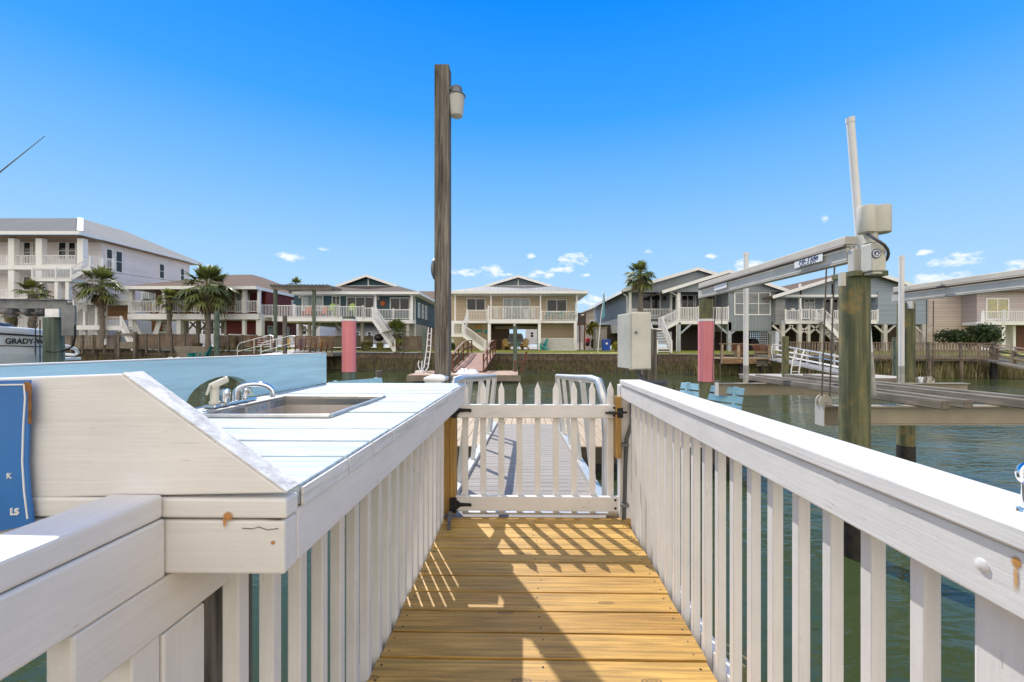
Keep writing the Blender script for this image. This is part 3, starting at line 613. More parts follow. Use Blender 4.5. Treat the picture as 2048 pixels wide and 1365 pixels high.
mh.prism(two, (.0,0,z1_-z0_)); part('motor_cover', mh, M_house, t, smooth=True, bevel=.01)
hz = MB(); hz.tube([P(a_, b_, c_) for a_, b_, c_ in ((1735,468,4.14),(1742,473,4.09),(1751,479,4.05),(1761,485,4.03),(1769,491,4.03),(1775,499,4.05),(1777,508,4.08),(1775,516,4.12),(1771,522,4.14))], .013, 10); part('hose', hz, M_rub, t, smooth=True)
bd_ = MB(); bd_.lathe((X_(1752,4.08),4.078,Z_(508,4.08)), [(.045,0),(.045,.004)], 24, (0,-1,0)); part('round_badge', bd_, M_navy, t)
bd_ = MB(); bd_.lathe((X_(1752,4.08),4.073,Z_(508,4.08)), [(.036,0),(.036,.002)], 20, (0,-1,0)); part('badge_ring', bd_, M_white, t)
bd_ = MB(); bd_.lathe((X_(1752,4.08),4.070,Z_(508,4.08)), [(.026,0),(.026,.002)], 20, (0,-1,0)); part('badge_centre', bd_, M_navy, t)
bd_ = MB(); bd_.lathe((X_(1752,4.08),4.068,Z_(508,4.08)), [(.010,0),(.010,.002)], 12, (0,-1,0)); bd_.box(X_(1752,4.08)-.02,X_(1752,4.08)+.02,4.0655,4.0675,Z_(508,4.08)-.017,Z_(508,4.08)-.011); part('badge_swirl', bd_, M_white, t)
ch = MB(); ch.box(X_(1708,4.3),X_(1723,4.3),4.30,4.385,Z_(551,4.3),Z_(498,4.3)); part('end_plate', ch, M_beam, t, bevel=.006)
sd = MB(); sd.box(X_(1700,4.25),X_(1768,4.25),4.2,4.5,Z_(553,4.25),Z_(543,4.25)); part('pile_saddle', sd, M_pile, t)
# maker's decal on the beam flank (faces the walkway)
xs = X_(1412,7.75)-.078
def beamY(px): return xs*F_PX/(px-CX)
for (px_, s1, txt1, txt2) in ((1612, .075, 'Hi-Tide', 'BOATLIFTS'),):
    Yd = beamY(px_)
    dd = MB(); dd.box(X_(1412,7.75)-.0582, X_(1412,7.75)-.0572, Yd-.24, Yd+.24, 2.115, 2.205); part('decal', dd, M_white, t)
    lettering(txt1, .085, (X_(1412,7.75)-.0594, Yd, 2.170), M_navy, t, rot=(R(90),0,R(-90)), sx=1.25, bold=.0015, shear=.35)
    lettering(txt2, .034, (X_(1412,7.75)-.0594, Yd, 2.125), M_navy, t, rot=(R(90),0,R(-90)), sx=1.6)
Yd = beamY(1438); lettering('1-800-544-0735', .05, (X_(1412,7.75)-.0594, Yd, 2.14), M_navy, t, rot=(R(90),0,R(-90)), sx=1.3) if 0 else None
dd = MB(); dd.box(X_(1412,7.75)-.0582, X_(1412,7.75)-.0572, Yd-.22, Yd+.22, 2.115, 2.20); part('faded_decal', dd, M_white, t)
# guide poles standing on the cradle
def gpole(pa, ya, pb, yb, Y, Yt, r, label):
    a = P(pa, ya, Y); b = P(pb, yb, Yt); g = thing('guide_pole', label, 'guide pole', a, group='white guide poles of the boat lift'); m = a.lerp(b, .16)
    part('foot_sleeve', MB().tube([a, m], r*1.02, 14), M_pvcg, g, smooth=True); part('pipe', MB().tube([m, b], r, 14), M_pvc, g, smooth=True)
    part('cap', MB().tube([b, b+(b-a).normalized()*.05], r*1.12, 14), M_pvc, g, smooth=True)
gpole(1744,790, 1701,246, 4.62, 4.5, .037, 'tall white plastic guide pole leaning beside the lift motor')
gpole(1492,773, 1492,512, 7.4, 7.4, .041, 'white plastic guide pole crossing the lift beam near its far end')
gpole(1803,773, 1803,518, 7.35, 7.35, .040, 'white plastic guide pole in front of the right hand lift beam')
# ================================================================ WATER
m = bpy.data.materials.new('canal_water'); m.use_nodes = True; n = m.node_tree; p = n.nodes['Principled BSDF']
p.inputs['Base Color'].default_value = (.038,.054,.020,1); p.inputs['Roughness'].default_value = .09; p.inputs['IOR'].default_value = 1.33
tc = nd(n, 'ShaderNodeTexCoord')
def wn_(sc_, st, det, rot=0):
    mp = nd(n, 'ShaderNodeMapping'); mp.inputs['Scale'].default_value = st; mp.inputs['Rotation'].default_value = (0,0,rot); lk(n, tc.outputs['Object'], mp.inputs[0])
    z = nd(n, 'ShaderNodeTexNoise'); z.inputs['Scale'].default_value = sc_; z.inputs['Detail'].default_value = det; z.inputs['Distortion'].default_value = .4; lk(n, mp.outputs[0], z.inputs['Vector']); return z.outputs[0]
h = mth(n, 'ADD', mth(n, 'MULTIPLY', wn_(5, (.55,1.3,1), 3, .5), .5), mth(n, 'MULTIPLY', wn_(1.1, (.5,1.2,1), 3, .3), .9))
amp = nd(n, 'ShaderNodeMapRange'); amp.inputs[1].default_value = .38; amp.inputs[2].default_value = .62; amp.inputs[3].default_value = .15; amp.inputs[4].default_value = 1; lk(n, wn_(.16, (1,1.6,1), 2, .2), amp.inputs[0])
b = nd(n, 'ShaderNodeBump'); b.inputs['Strength'].default_value = 1; lk(n, mth(n, 'MULTIPLY', amp.outputs[0], .075), b.inputs['Distance']); lk(n, h, b.inputs['Height']); lk(n, b.outputs[0], p.inputs['Normal'])
WZ = -.9
struct('water', MB().quad((-300,-60,WZ),(300,-60,WZ),(300,120,WZ),(-300,120,WZ)), m)
# ================================================================ FAR BANK: ground, bulkhead, reeds
def YB(X): return 35.3-.178*X
def YBp(px): k_ = (px-CX)/F_PX; return 35.3/(1+.178*k_)
def zb(X): return .50+max(0, -X)*.008
M_lawn = mat('lawn', (.42,.40,.06), .9, col2=(.24,.27,.04), vs=.9, bump=.6, bs=20, dirt=((.36,.29,.16), .66, .7))
M_bulk = mat('weathered_bulkhead_planks', (.32,.25,.185), .9, col2=(.18,.14,.10), vs=1.2, stripe=('x', .2, .10, .9), grain=('z', 12, .45), bump=.6)
M_cap = mat('bulkhead_cap', (.42,.38,.31), .85, var=.2, vs=2, grain=('x', 12, .25))
M_mud = mat('muddy_bank', (.10,.08,.05), .8, col2=(.05,.045,.03), vs=2, bump=1, bs=8, dirt=((.28,.24,.19), .62, 3))
M_fence = mat('weathered_fence', (.27,.20,.145), .9, col2=(.16,.12,.09), vs=1.5, stripe=('x', .14, .12, .8), grain=('z', 14, .4), bump=.4)
M_fenc2 = mat('weathered_balusters', (.33,.25,.18), .9, col2=(.19,.145,.105), vs=3, grain=('z', 14, .3))
M_brown = mat('red_brown_stained_wood', (.20,.075,.035), .7, var=.2, vs=2, grain=('y', 14, .3))
M_tan = mat('tan_dock_wood', (.50,.36,.24), .8, var=.15, vs=2, grain=('x', 14, .3))
M_sand = mat('pale_sand_and_gravel', (.46,.42,.36), .95, var=.12, vs=.5, bump=.4, bs=10)
g = MB(); xs_ = [-300,-120,-60,-45,-30,-20,-10,0,10,20,30,45,70,120,300]
for xa, xb in zip(xs_, xs_[1:]):
    for (o0, z0, o1, z1) in ((.12, 0, 6, .22), (6, .22, 14, .24)):
        g.quad((xa,YB(xa)+o0,zb(xa)+z0),(xb,YB(xb)+o0,zb(xb)+z0),(xb,YB(xb)+o1,zb(xb)+z1),(xa,YB(xa)+o1,zb(xa)+z1))
struct('lawn', g, M_lawn, smooth=True)
g = MB()
for xa, xb in zip(xs_, xs_[1:]):
    g.quad((xa,YB(xa)+14,zb(xa)+.24),(xb,YB(xb)+14,zb(xb)+.24),(xb,YB(xb)+24,.66),(xa,YB(xa)+24,.66))
    g.quad((xa,YB(xa)+24,.66),(xb,YB(xb)+24,.66),(xb*8,2500,.66),(xa*8,2500,.66))
struct('ground', g, M_sand)
g = MB()
for xa, xb in zip(xs_, xs_[1:]):
    g.quad((xa,YB(xa)-1.5,WZ-.25),(xb,YB(xb)-1.5,WZ-.25),(xb,YB(xb)-.05,WZ+.45),(xa,YB(xa)-.05,WZ+.45))
    g.quad((xa,YB(xa)-.05,WZ+.45),(xb,YB(xb)-.05,WZ+.45),(xb,YB(xb)+.1,WZ+.45),(xa,YB(xa)+.1,WZ+.45))
struct('mud_bank', g, M_mud, smooth=True)
t = thing('bulkhead', 'long weathered plank bulkhead holding the lawn above the far side of the canal', 'bulkhead', (0, YB(0), -1))
a, b = -62, 17.5
bm1 = MB(); bm1.prism([(a,YB(a),-1.2),(b,YB(b),-1.2),(b,YB(b),zb(b)-.02),(0,YB(0),zb(0)-.02),(a,YB(a),zb(a)-.02)], (0,.1,0)); part('planks', bm1, M_bulk, t)
cp = MB(); cp.bar((a,YB(a)-.02,zb(a)+.03),(0,YB(0)-.02,zb(0)+.03),.36,.05); cp.bar((0,YB(0)-.02,zb(0)+.03),(b,YB(b)-.02,zb(b)+.03),.36,.05); part('cap_board', cp, M_cap, t)
wl = MB(); wl.bar((a,YB(a)-.09,zb(a)-.42),(0,YB(0)-.09,zb(0)-.42),.12,.16); wl.bar((0,YB(0)-.09,zb(0)-.42),(b,YB(b)-.09,zb(b)-.42),.12,.16); part('waler', wl, M_fenc2, t)
x = a
while x < b: part('bulkhead_pile', MB().tube([(x,YB(x)-.22,-1.4),(x,YB(x)-.22,zb(x)-.12)], .11, 10), M_post, t, smooth=True); x += 2.6
# reeds and marsh grass at the foot of the bank
def reeds(name, n, xa, xb, h0, h1, m, spread, z0, seed, clump=.5):
    rnd = random.Random(seed); g = MB()
    while n > 0:
        cx_ = rnd.uniform(xa, xb); k_ = rnd.randint(2, 9); hh_ = rnd.uniform(h0, h1)
        yy_ = -rnd.random()*spread
        for _ in range(k_):
            x_ = cx_+rnd.gauss(0, clump*.35); y_ = YB(x_)+min(-.12, yy_+rnd.gauss(0, .12)); h_ = hh_*rnd.uniform(.6, 1.15); w_ = rnd.uniform(.012, .024)
            zz_ = z0 + (y_-YB(x_)+1.5)*.2; lx_ = rnd.gauss(0, .22)*h_; ly_ = rnd.gauss(0, .18)*h_; a_ = rnd.uniform(-.6,.6)
            u_ = Vector((math.cos(a_)*w_, math.sin(a_)*w_, 0)); p0 = Vector((x_,y_,zz_)); p1 = p0+Vector((lx_*.35,ly_*.35,h_*.6)); p2 = p0+Vector((lx_,ly_,h_))
            g.k = rnd.choice((0,0,1)) 
            g.add([p0-u_,p0+u_,p1+u_*.8,p1-u_*.8,p2],[(0,1,2,3),(3,2,4)])
            n -= 1
    return struct(name, g, m, kind='stuff')
M_reed = mat('dry_reed_stalks', (.42,.34,.18), .9, var=.25, vs=1.5, trans=.2); M_reedg = mat('green_marsh_grass', (.24,.28,.07), .9, var=.25, vs=1.5, trans=.25)
M_twig = mat('dark_dead_twigs', (.24,.18,.115), .9, var=.3, vs=3)
reeds('marsh_grass', 8000, -7, 17, .35, .85, [M_twig, M_reedg], .9, WZ-.1, 1)
reeds('tall_reeds', 11000, 13, 42, .8, 1.45, [M_reed, M_reedg], 1.7, WZ-.1, 2)
reeds('bank_weeds', 7000, -50, -7, .5, 1.25, [M_twig, M_reedg], .9, WZ-.1, 3)
reeds('bank_twigs', 3500, -30, 17, .7, 1.3, [M_twig, M_twig], .4, WZ+.1, 4, 1.2)

# ================================================================ shared building pieces
def siding(name, col, ax='z', per=.2, dep=.7): return mat(name, col, .7, var=.05, vs=.6, stripe=(ax, per, .10, dep))
M_glass = mat('dark_window_glass', (.025,.032,.036), .08, var=.3, vs=.8, spec=.45)
M_glassc = mat('window_glass_with_pale_curtain', (.30,.36,.36), .10, col2=(.16,.20,.21), vs=1.6, st=(3,1,.5), spec=.8)
M_trim = mat('white_trim', (.84,.84,.83), .55, var=.04)
M_rails = mat('white_vinyl_railing', (.84,.84,.84), .5, var=.05)
M_dark = mat('undercroft_shade', (.10,.08,.065), .9, var=.2)
M_pilew = mat('whitewashed_house_pile', (.58,.56,.52), .8, var=.12, vs=2)
M_shing_b = mat('brown_asphalt_shingles', (.20,.14,.105), .9, col2=(.14,.10,.075), vs=9, stripe=('y', .30, .12, .5), bump=.5, spec=.1)
M_shing_g = mat('grey_brown_shingles', (.16,.135,.115), .9, col2=(.11,.095,.08), vs=9, stripe=('y', .30, .12, .5), bump=.5, spec=.1)
M_metal_r = mat('pale_metal_roof', (.36,.36,.34), .6, spec=.15, var=.06, stripe=('x', .40, .10, .55))
def window(par, x0, x1, y0, y1, Y, nx=1, ny=1, glass=None, fw=.09, side=None, name='window'):
    """frame and pane; px rectangle at distance Y, or explicit metres when side=(X, Ya, Yb, za, zb)"""
    f = MB(); g = MB()
    if side is None:
        a, b, c, d_ = X_(x0,Y), X_(x1,Y), Z_(y1,Y), Z_(y0,Y)
        def bx_(m, u0, u1, v0, v1, o0, o1): m.box(u0, u1, Y-o1, Y-o0, v0, v1)
    else:
        Xs, a, b, c, d_, sg_ = side
        def bx_(m, u0, u1, v0, v1, o0, o1): m.box(Xs+sg_*o0, Xs+sg_*o1, u0, u1, v0, v1)
    bx_(f,a,b,d_-fw,d_,.003,.06); bx_(f,a,b,c,c+fw,.003,.06); bx_(f,a,a+fw,c+fw,d_-fw,.003,.06); bx_(f,b-fw,b,c+fw,d_-fw,.003,.06)
    for i_ in range(1, nx): u = a+(b-a)*i_/nx; bx_(f,u-fw*.35,u+fw*.35,c+fw,d_-fw,.003,.055)
    for i_ in range(1, ny): v = c+(d_-c)*i_/ny; bx_(f,a+fw,b-fw,v-.025,v+.025,.003,.05)
    bx_(g,a+fw*.9,b-fw*.9,c+fw*.9,d_-fw*.9,.005,.02)
    fo = part(name, f, M_trim, par); part('pane', g, glass or M_glass, fo); return fo
def rail3(p, q, h, sp=.14, bw=.035, m=None, par=None, posts=(), pw=.11, ph=.12, name='deck_railing'):
    p = Vector(p); q = Vector(q); up = Vector((0,0,1)); r = MB(); L = (q-p).length; n_ = max(2, int(L/sp))
    r.bar(p+up*h, q+up*h, .08, .06); r.bar(p+up*.10, q+up*.10, .05, .05)
    for i_ in range(1, n_): c_ = p.lerp(q, i_/n_); r.box(c_.x-bw/2, c_.x+bw/2, c_.y-bw/2, c_.y+bw/2, c_.z+.12, c_.z+h-.02)
    o = part(name, r, m or M_rails, par)
    for t_ in posts:
        c_ = p.lerp(q, t_); b_ = MB().box(c_.x-pw/2, c_.x+pw/2, c_.y-pw/2, c_.y+pw/2, c_.z-.02, c_.z+h+ph)
        part('railing_post', b_, m or M_rails, par)
    return o
def railpx(par, x0, x1, yt, yb, Y, posts=(0,1), **k):
    zb_ = Z_(yb, Y); return rail3((X_(x0,Y),Y,zb_-.08), (X_(x1,Y),Y,zb_-.08), Z_(yt,Y)-zb_+.05, par=par, posts=posts, **k)
def postpx(par, x0, x1, yt, yb, Y, m=None, name='support_post', d=None):
    w_ = X_(x1,Y)-X_(x0,Y); part(name, MB().box(X_(x0,Y),X_(x1,Y),Y,Y+(d or w_),Z_(yb,Y),Z_(yt,Y)), m or M_trim, par)
def slab(par, pts, m, th=.12, name='roof'): return part(name, MB().prism(pts, (0,0,-th)), m, par)
def stairs(par, top, bot, wvec, n_=12, m=None, mt=None, rail=.9, name='stairs'):
    top = Vector(top); bot = Vector(bot); wv = Vector(wvec); s = MB(); m = m or M_trim
    for o_ in (Vector((0,0,0)), wv): s.bar(top+o_+Vector((0,0,-.12)), bot+o_+Vector((0,0,-.12)), .06, .28)
    o = part(name, s, m, par); tr = MB(); run = (bot-top); run.z = 0; dpt = run/n_
    for i_ in range(n_):
        c_ = top.lerp(bot, (i_+.5)/n_)
        a_ = c_-dpt*.5; b_ = c_+dpt*.5
        tr.prism([a_,b_,b_+wv,a_+wv], (0,0,-.05))
    part('tread', tr, mt or m, par, kind='stuff') if 0 else part('treads', tr, mt or m, par)
    if rail:
        for o_ in (Vector((0,0,0)), wv): rail3(top+o_, bot+o_, rail, par=par, posts=(0,1), pw=.122, ph=.09, name='stair_railing')
    return o
def brace(par, p, q, m=None): part('brace', MB().bar(p, q, .12, .14), m or M_trim, par)
def dutch(par, xl, xr, ye, yg, yb_, ze, zg, zr, mr, mg, fascia=.22):
    xm = (xl+xr)/2; k_ = (zg-ze)/(zr-ze); gl = xl+(xm-xl)*k_; gr = xr-(xr-xm)*k_
    slab(par, [(xl,ye,ze),(xr,ye,ze),(gr,yg,zg),(gl,yg,zg)], mr)
    part('roof', MB().prism([(xl,ye,ze),(gl,yg,zg),(xm,yg-.35,zr),(xm,yb_,zr),(xl,yb_,ze)], (0,0,-.12)), mr, par)
    part('roof', MB().prism([(xr,ye,ze),(gr,yg,zg),(xm,yg-.35,zr),(xm,yb_,zr),(xr,yb_,ze)], (0,0,-.12)), mr, par)
    part('gable', MB().prism([(gl+.2,yg+.35,zg-.2),(gr-.2,yg+.35,zg-.2),(xm,yg+.35,zr-.16)], (0,.1,0)), mg, par)
    f = MB()
    for s_, gx_ in ((-1,gl),(1,gr)): f.bar((gx_-s_*-.25*0,yg-.2,zg-.06),(xm,yg-.40,zr-.06),.05,.24)
    f.box(gl, gr, yg+.28, yg+.33, zg-.02, zg+.10); f.box(xm-.06, xm+.06, yg+.27, yg+.33, zg, zr-.25)
    part('rake_board', f, M_trim, par)
    f = MB(); f.box(xl-.01, xr+.01, ye-.04, ye-.005, ze-fascia, ze+.02); f.box(xl-.04, xl-.005, ye, yb_, ze-fascia, ze+.01); f.box(xr+.005, xr+.04, ye, yb_, ze-fascia, ze+.01)
    part('fascia', f, M_trim, par)
    part('soffit', MB().box(xl+.03, xr-.03, ye+.03, yb_-.03, ze-.20, ze-.15), M_trim, par)
# ================================================================ HOUSES across the canal
# ---- beige house (centre)
h = thing('house', 'beige stilt house with pale metal roof and a black car parked beneath', 'house', (0, 44, .7))
sB = siding('beige_lap_siding', (.66,.53,.38)); Yd, Yw = 41.8, 43.8
xl, xr = X_(900,Yw), X_(1151,Yw); zfl = Z_(642,Yd)
part('upper_walls', MB().box(xl, xr, Yw, 55, zfl-.2, 6.25), sB, h)
dutch(h, X_(897,41.3), X_(1176,41.3), 41.3, 44.6, 56, 6.34, 7.30, 8.30, M_metal_r, siding('gable_grey_blue', (.22,.27,.31)))
part('lower_wall', MB().box(X_(903,Yw), X_(978,Yw), Yw, 54, .65, zfl-.2), sB, h); part('lower_wall', MB().box(X_(1083,Yw), X_(1149,Yw), Yw, 54, .65, zfl-.2), sB, h)
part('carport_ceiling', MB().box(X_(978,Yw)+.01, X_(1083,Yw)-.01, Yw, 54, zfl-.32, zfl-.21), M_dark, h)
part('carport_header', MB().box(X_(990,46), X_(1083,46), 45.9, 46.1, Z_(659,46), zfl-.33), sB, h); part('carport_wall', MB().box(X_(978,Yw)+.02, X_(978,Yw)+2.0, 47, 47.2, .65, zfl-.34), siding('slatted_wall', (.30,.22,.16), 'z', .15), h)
window(h, 933, 971, 597, 622, Yw, 2, 1); window(h, 1093, 1134, 599, 625, Yw, 2, 1, M_glass)
window(h, 1006, 1060, 597, 640, Yw, 3, 1, M_glassc, name='patio_door')
part('deck', MB().box(X_(903,Yd), X_(1155,Yd), Yd, Yw-.01, Z_(646.5,Yd), Z_(642,Yd)).box(X_(976,40.6), X_(1082,40.6), 40.6, Yd-.01, Z_(647,40.6), Z_(640,40.6)), M_rails, h)
railpx(h, 934, 974, 620.5, 641, Yd); railpx(h, 1083, 1154, 622.5, 641, Yd); railpx(h, 977, 1081, 613.5, 640, 40.62)
for px_, Yp in ((910,Yd),(982,Yd),(1081,Yd),(1154,Yd)): postpx(h, px_-1.2, px_+1.2, 587, 642, Yp, name='porch_post')
for a_, b_ in ((975.5,981.5),(1076,1082)): postpx(h, a_, b_, 647, 700, 40.7)
postpx(h, 1026.5, 1031.5, 647, 699, 40.9); postpx(h, 1148, 1154, 646.5, 699, Yd); postpx(h, 903, 908, 646.5, 699, Yd)
la = MB(); Yl = 41.4; x0_, x1_, z0_, z1_ = X_(1082,Yl), X_(1154,Yl), Z_(701,Yl), Z_(677,Yl)
la.box(x0_,x1_,Yl-.02,Yl+.02,z1_-.05,z1_); la.box(x0_,x1_,Yl-.02,Yl+.02,z0_,z0_+.05)
H_ = z1_-z0_; x = x0_-H_
while x < x1_:
    for s_ in (0, 1):
        a_, b_ = x, x+H_; za, zc = (z0_, z1_) if s_ == 0 else (z1_, z0_)
        ta = max(0, (x0_-a_)/H_); tb = min(1, (x1_-a_)/H_)
        if tb-ta > .02: la.bar((a_+ta*H_, Yl-.012+s_*.02, za+(zc-za)*ta), (a_+tb*H_, Yl-.012+s_*.02, za+(zc-za)*tb), .012, .045, (0,1,0)) if 0 else la.bar((a_+ta*H_, Yl-.012+s_*.02, za+(zc-za)*ta), (a_+tb*H_, Yl-.012+s_*.02, za+(zc-za)*tb), .012, .045)
    x += .17
part('lattice', la, M_trim, h); part('lattice_shade_panel', MB().px(1083.5, 1152, 678, 700, 42.4, .05), M_dark, h)  # dark panel added to stand for the shade behind the lattice
ld = MB(); ld.px(897, 926, 669, 674, 41, 1.6); part('stair_landing', ld, M_rails, h); railpx(h, 898, 926, 647, 668, 41)
stairs(h, (X_(926,41), 41, Z_(669,41)), (X_(970,40.6), 40.6, .72), (0,1.1,0), 9)
stairs(h, (X_(934,Yd), Yd, zfl), (X_(923,41.6), 42.5, Z_(669,42)), (0,.9,0), 5)
for px_ in (988, 1076): part('wall_lamp', MB().lathe((X_(px_,43.7),43.7,Z_(600,43.7)), [(.05,0),(.09,.06),(.05,.12)], 10), M_cover, h)
t = thing('air_conditioner', 'dark air conditioner on a tall wooden stand beside the beige house', 'air conditioner', (X_(1163,42.5), 42.5, .7))
part('cabinet', MB().px(1156, 1172, 626, 648, 42, .9), mat('brown_ac_cabinet', (.075,.06,.055), .6, stripe=('x', .1, .3, .5)), t, bevel=.02)
part('label_plate', MB().px(1162, 1168, 629, 631, 41.99, .005), M_white, t)
for px_ in (1158.5, 1168): part('stand_leg', MB().px(px_, px_+2.6, 650, 700, 42.1, .13), M_brown, t)
part('stand_top', MB().px(1155, 1174, 648, 650, 42, .95), M_brown, t)

# ---- teal house
h = thing('house', 'dark teal stilt house with brown roof, pergola and wide white deck', 'house', (X_(710,42), 42, .7))
sT = siding('teal_siding', (.050,.115,.145)); Yw = 42.2; xl, xr = X_(588,Yw), X_(829,Yw); zfl = Z_(640,41)
part('upper_walls', MB().box(xl, xr, Yw, 56, zfl-.3, 6.05), sT, h)
dutch(h, X_(585,40.5), X_(838,40.5), 40.5, 43.6, 57, 6.19, 7.15, 8.20, M_shing_g, sT)
Yg = 43.93; gz0, gz1 = 7.35, 8.0
window(h, 604, 647, 589, 622, Yw, 1, 1, M_glassc); window(h, 693, 749, 594, 637, Yw, 3, 1, M_glass, name='patio_door'); window(h, 780, 820, 595.5, 621, Yw, 2, 1, M_glass)
window(h, 664, 681, 592, 637, Yw, 2, 1, M_glass, name='door')
postpx(h, 749, 752.5, 588, 638, 41, name='porch_post'); postpx(h, 820.5, 825.5, 588, 640, 41, name='porch_post')
part('deck', MB().box(X_(545,39), X_(745,39), 39, 42.19, Z_(643,39), Z_(635,39)).box(X_(745,39)+.01, X_(826,41), 41, 42.19, zfl-.35, zfl), M_rails, h)
railpx(h, 550, 588, 611, 634, 39); railpx(h, 590, 676, 612, 634, 39); railpx(h, 677, 726, 613, 635, 39); railpx(h, 727, 745, 616, 636, 39); railpx(h, 753, 820, 619, 638, 41, posts=(0,.5,1))
stairs(h, (X_(745,39), 39.0, Z_(636,39)), (X_(790,38.3), 38.3, .75), (0,1.1,0), 12)
for px_ in (549.5, 627): postpx(h, px_-2.7, px_+2.7, 573, 697, 38.85, M_pileg, 'pergola_post')
for px_ in (600, 700, 724, 815): postpx(h, px_-2.7, px_+2.7, 645, 697, 41.2, M_pilew)
pg = MB()
for yy_ in (38.7, 41.6): pg.bar((X_(543,38.7), yy_, Z_(577,38.7)), (X_(663,38.7), yy_, Z_(577,38.7)), .06, .25)
x = X_(546,38.7)
while x < X_(660,38.7): pg.bar((x,38.2,Z_(573,38.7)+.02),(x,42.0,Z_(573,38.7)+.02), .05, .2); x += .33
part('pergola_roof', pg, M_grey, h)
part('lower_wall', MB().px(800, 829, 645, 698, 42.3, 6), mat('pale_concrete_wall', (.40,.42,.40), .8, var=.1), h)
part('bar_wall', MB().px(640, 745, 672, 695, 42.3, .15), M_grey, h)
for px_ in (690, 618):
    x = X_(px_,41.5); postpx(h, px_-2.5, px_+2.5, 645, 697, 41.5, M_pilew); brace(h, (x,41.55,2.4), (x-.9,41.55,3.3), M_pilew); brace(h, (x+.2,41.55,2.4), (x+1.1,41.55,3.3), M_pilew)
part('wall_lamp', MB().px(597, 601, 592, 597, 42.1, .08), M_cover, h); part('wall_lamp', MB().px(755, 758, 594, 600, 42.1, .08), M_cover, h)
su = MB(); c_ = P(765.5, 607, 42.15)
su.lathe(c_, [(.24,0),(.2,.04)], 12, (0,-1,0))
for k in range(12): a_ = k*math.pi/6; su.bar(c_+Vector((.24*math.cos(a_),-.02,.24*math.sin(a_))), c_+Vector((.38*math.cos(a_),-.02,.38*math.sin(a_))), .05, .02)
part('sun_ornament', su, mat('terracotta_orange', (.62,.16,.04), .6), h)
part('down_pipe', MB().tube([P(826,588,41.6),P(829,594,41.6),P(830,600,42.1),P(830,695,42.1)], .045, 8), M_trim, h, smooth=True)
X0 = X_(829,Yw)
for (ya, yb2) in ((43.6,44.4),(45.4,46.2),(47,47.8)): window(h, 0,0,0,0,0, 1, 2, M_glass, side=(X0, ya, yb2, 4.0, 5.5, 1))

# ---- red house
h = thing('house', 'dark red stilt house with brown shingles and a deep white railed porch', 'house', (X_(400,43), 43, .8))
sR = siding('dark_red_shakes', (.19,.030,.030)); Yd, Yw = 41.5, 44.5; zfl = Z_(628,Yd)+.1
xl, xr = X_(300,Yw), X_(516,Yw); Xe = X_(518,Yd)
ze = Z_(573,41); xle, xre = X_(247,41), X_(492,41)+.6
part('upper_walls', MB().box(X_(300,Yw), Xe-.2, Yw, 56, zfl-.2, ze-.15), sR, h)
part('porch_end_wall', MB().box(Xe-.22, Xe-.02, 42.9, Yw-.01, zfl, ze-.2), sR, h)
zr = ze+2.4
slab(h, [(xle,41,ze),(Xe,41,ze),((xle+Xe)/2+1,49,zr),((xle+Xe)/2-1,49,zr)], M_shing_b)
slab(h, [(Xe,41,ze),(Xe+.1,57,ze),((xle+Xe)/2+1,51,zr),((xle+Xe)/2+1,49,zr)], M_shing_b); slab(h, [(xle,41,ze),((xle+Xe)/2-1,49,zr),((xle+Xe)/2-1,51,zr),(xle,57,ze)], M_shing_b)
part('fascia', MB().box(xle-.03,Xe+.05,40.95,40.99,ze-.28,ze+.02).box(Xe+.02,Xe+.06,41,57,ze-.28,ze+.01), M_trim, h)
part('porch_ceiling', MB().box(xle+.1,Xe-.1,41.05,Yw-.02,ze-.26,ze-.2), mat('brown_porch_ceiling', (.22,.14,.09), .7), h)
for (a_, b_) in ((257,264),(324,330),(398,403),(484,491),(514.5,519.5)): postpx(h, a_, b_, 577, 627, Yd+.05, name='porch_post')
part('deck', MB().box(X_(255,Yd), Xe-.01, Yd, Yw-.01, Z_(634,Yd)-.25, Z_(628,Yd)), M_rails, h)
for a_, b_ in ((258,308),(309,357),(358,390),(391,430),(431,452),(453,485),(491,516)): railpx(h, a_, b_, 602, 624, Yd)
for (a_, b_) in ((257,265),(353,361),(484,490),(512,523)): postpx(h, a_, b_, 636, 672, Yd+.3)
for (a_, b_) in ((325,333),(448,453)): postpx(h, a_, b_, 632, 670, 44.2, M_pilew)
part('lower_wall', MB().px(453, 512, 632, 668, 44, 8), sR, h)
part('wooden_screen', MB().px(303, 326, 640, 664, 46, .1), mat('orange_slat_screen', (.42,.20,.07), .7, stripe=('z', .16, .3, .8)), h)
part('back_band', MB().px(310, 448, 632, 640, 47.5, .15), M_brown, h)
for px_ in (370, 395, 420, 445): postpx(h, px_-3, px_+3, 640, 668, 48, M_pilew); x = X_(px_,48); brace(h, (x,48.1,2.9), (x-.9,48.1,3.8), M_pilew); brace(h, (x+.3,48.1,2.9), (x+1.1,48.1,3.8), M_pilew)
window(h, 470, 500, 586, 626, Yw, 2, 1, M_glassc, name='patio_door'); window(h, 284, 312, 584, 624, Yw, 2, 1, M_glassc, name='patio_door'); window(h, 340, 380, 586, 624, Yw, 2, 1, M_glass, name='patio_door')
for (ya, yb2) in ((47.8,49.0),(52.0,53.2)): window(h, 0,0,0,0,0, 1, 2, M_glassc, side=(Xe-.2, ya, yb2, ze-2.2, ze-.6, 1))
for (ya, yb2) in ((46,47.0),(49.5,50.3)): window(h, 0,0,0,0,0, 1, 1, M_glassc, side=(X_(512,44)+.0, ya, yb2, 1.4, 3.3, 1), name='garage_door')
stairs(h, (X_(322,42.5), 42.6, zfl-.1), (X_(296,42.5)+.3, 42.6, .9), (0,1.2,0), 10, mt=M_brown)
t = thing('side_deck', 'small white railed landing left of the red house', 'landing', (X_(225,40.8), 40.8, .8))
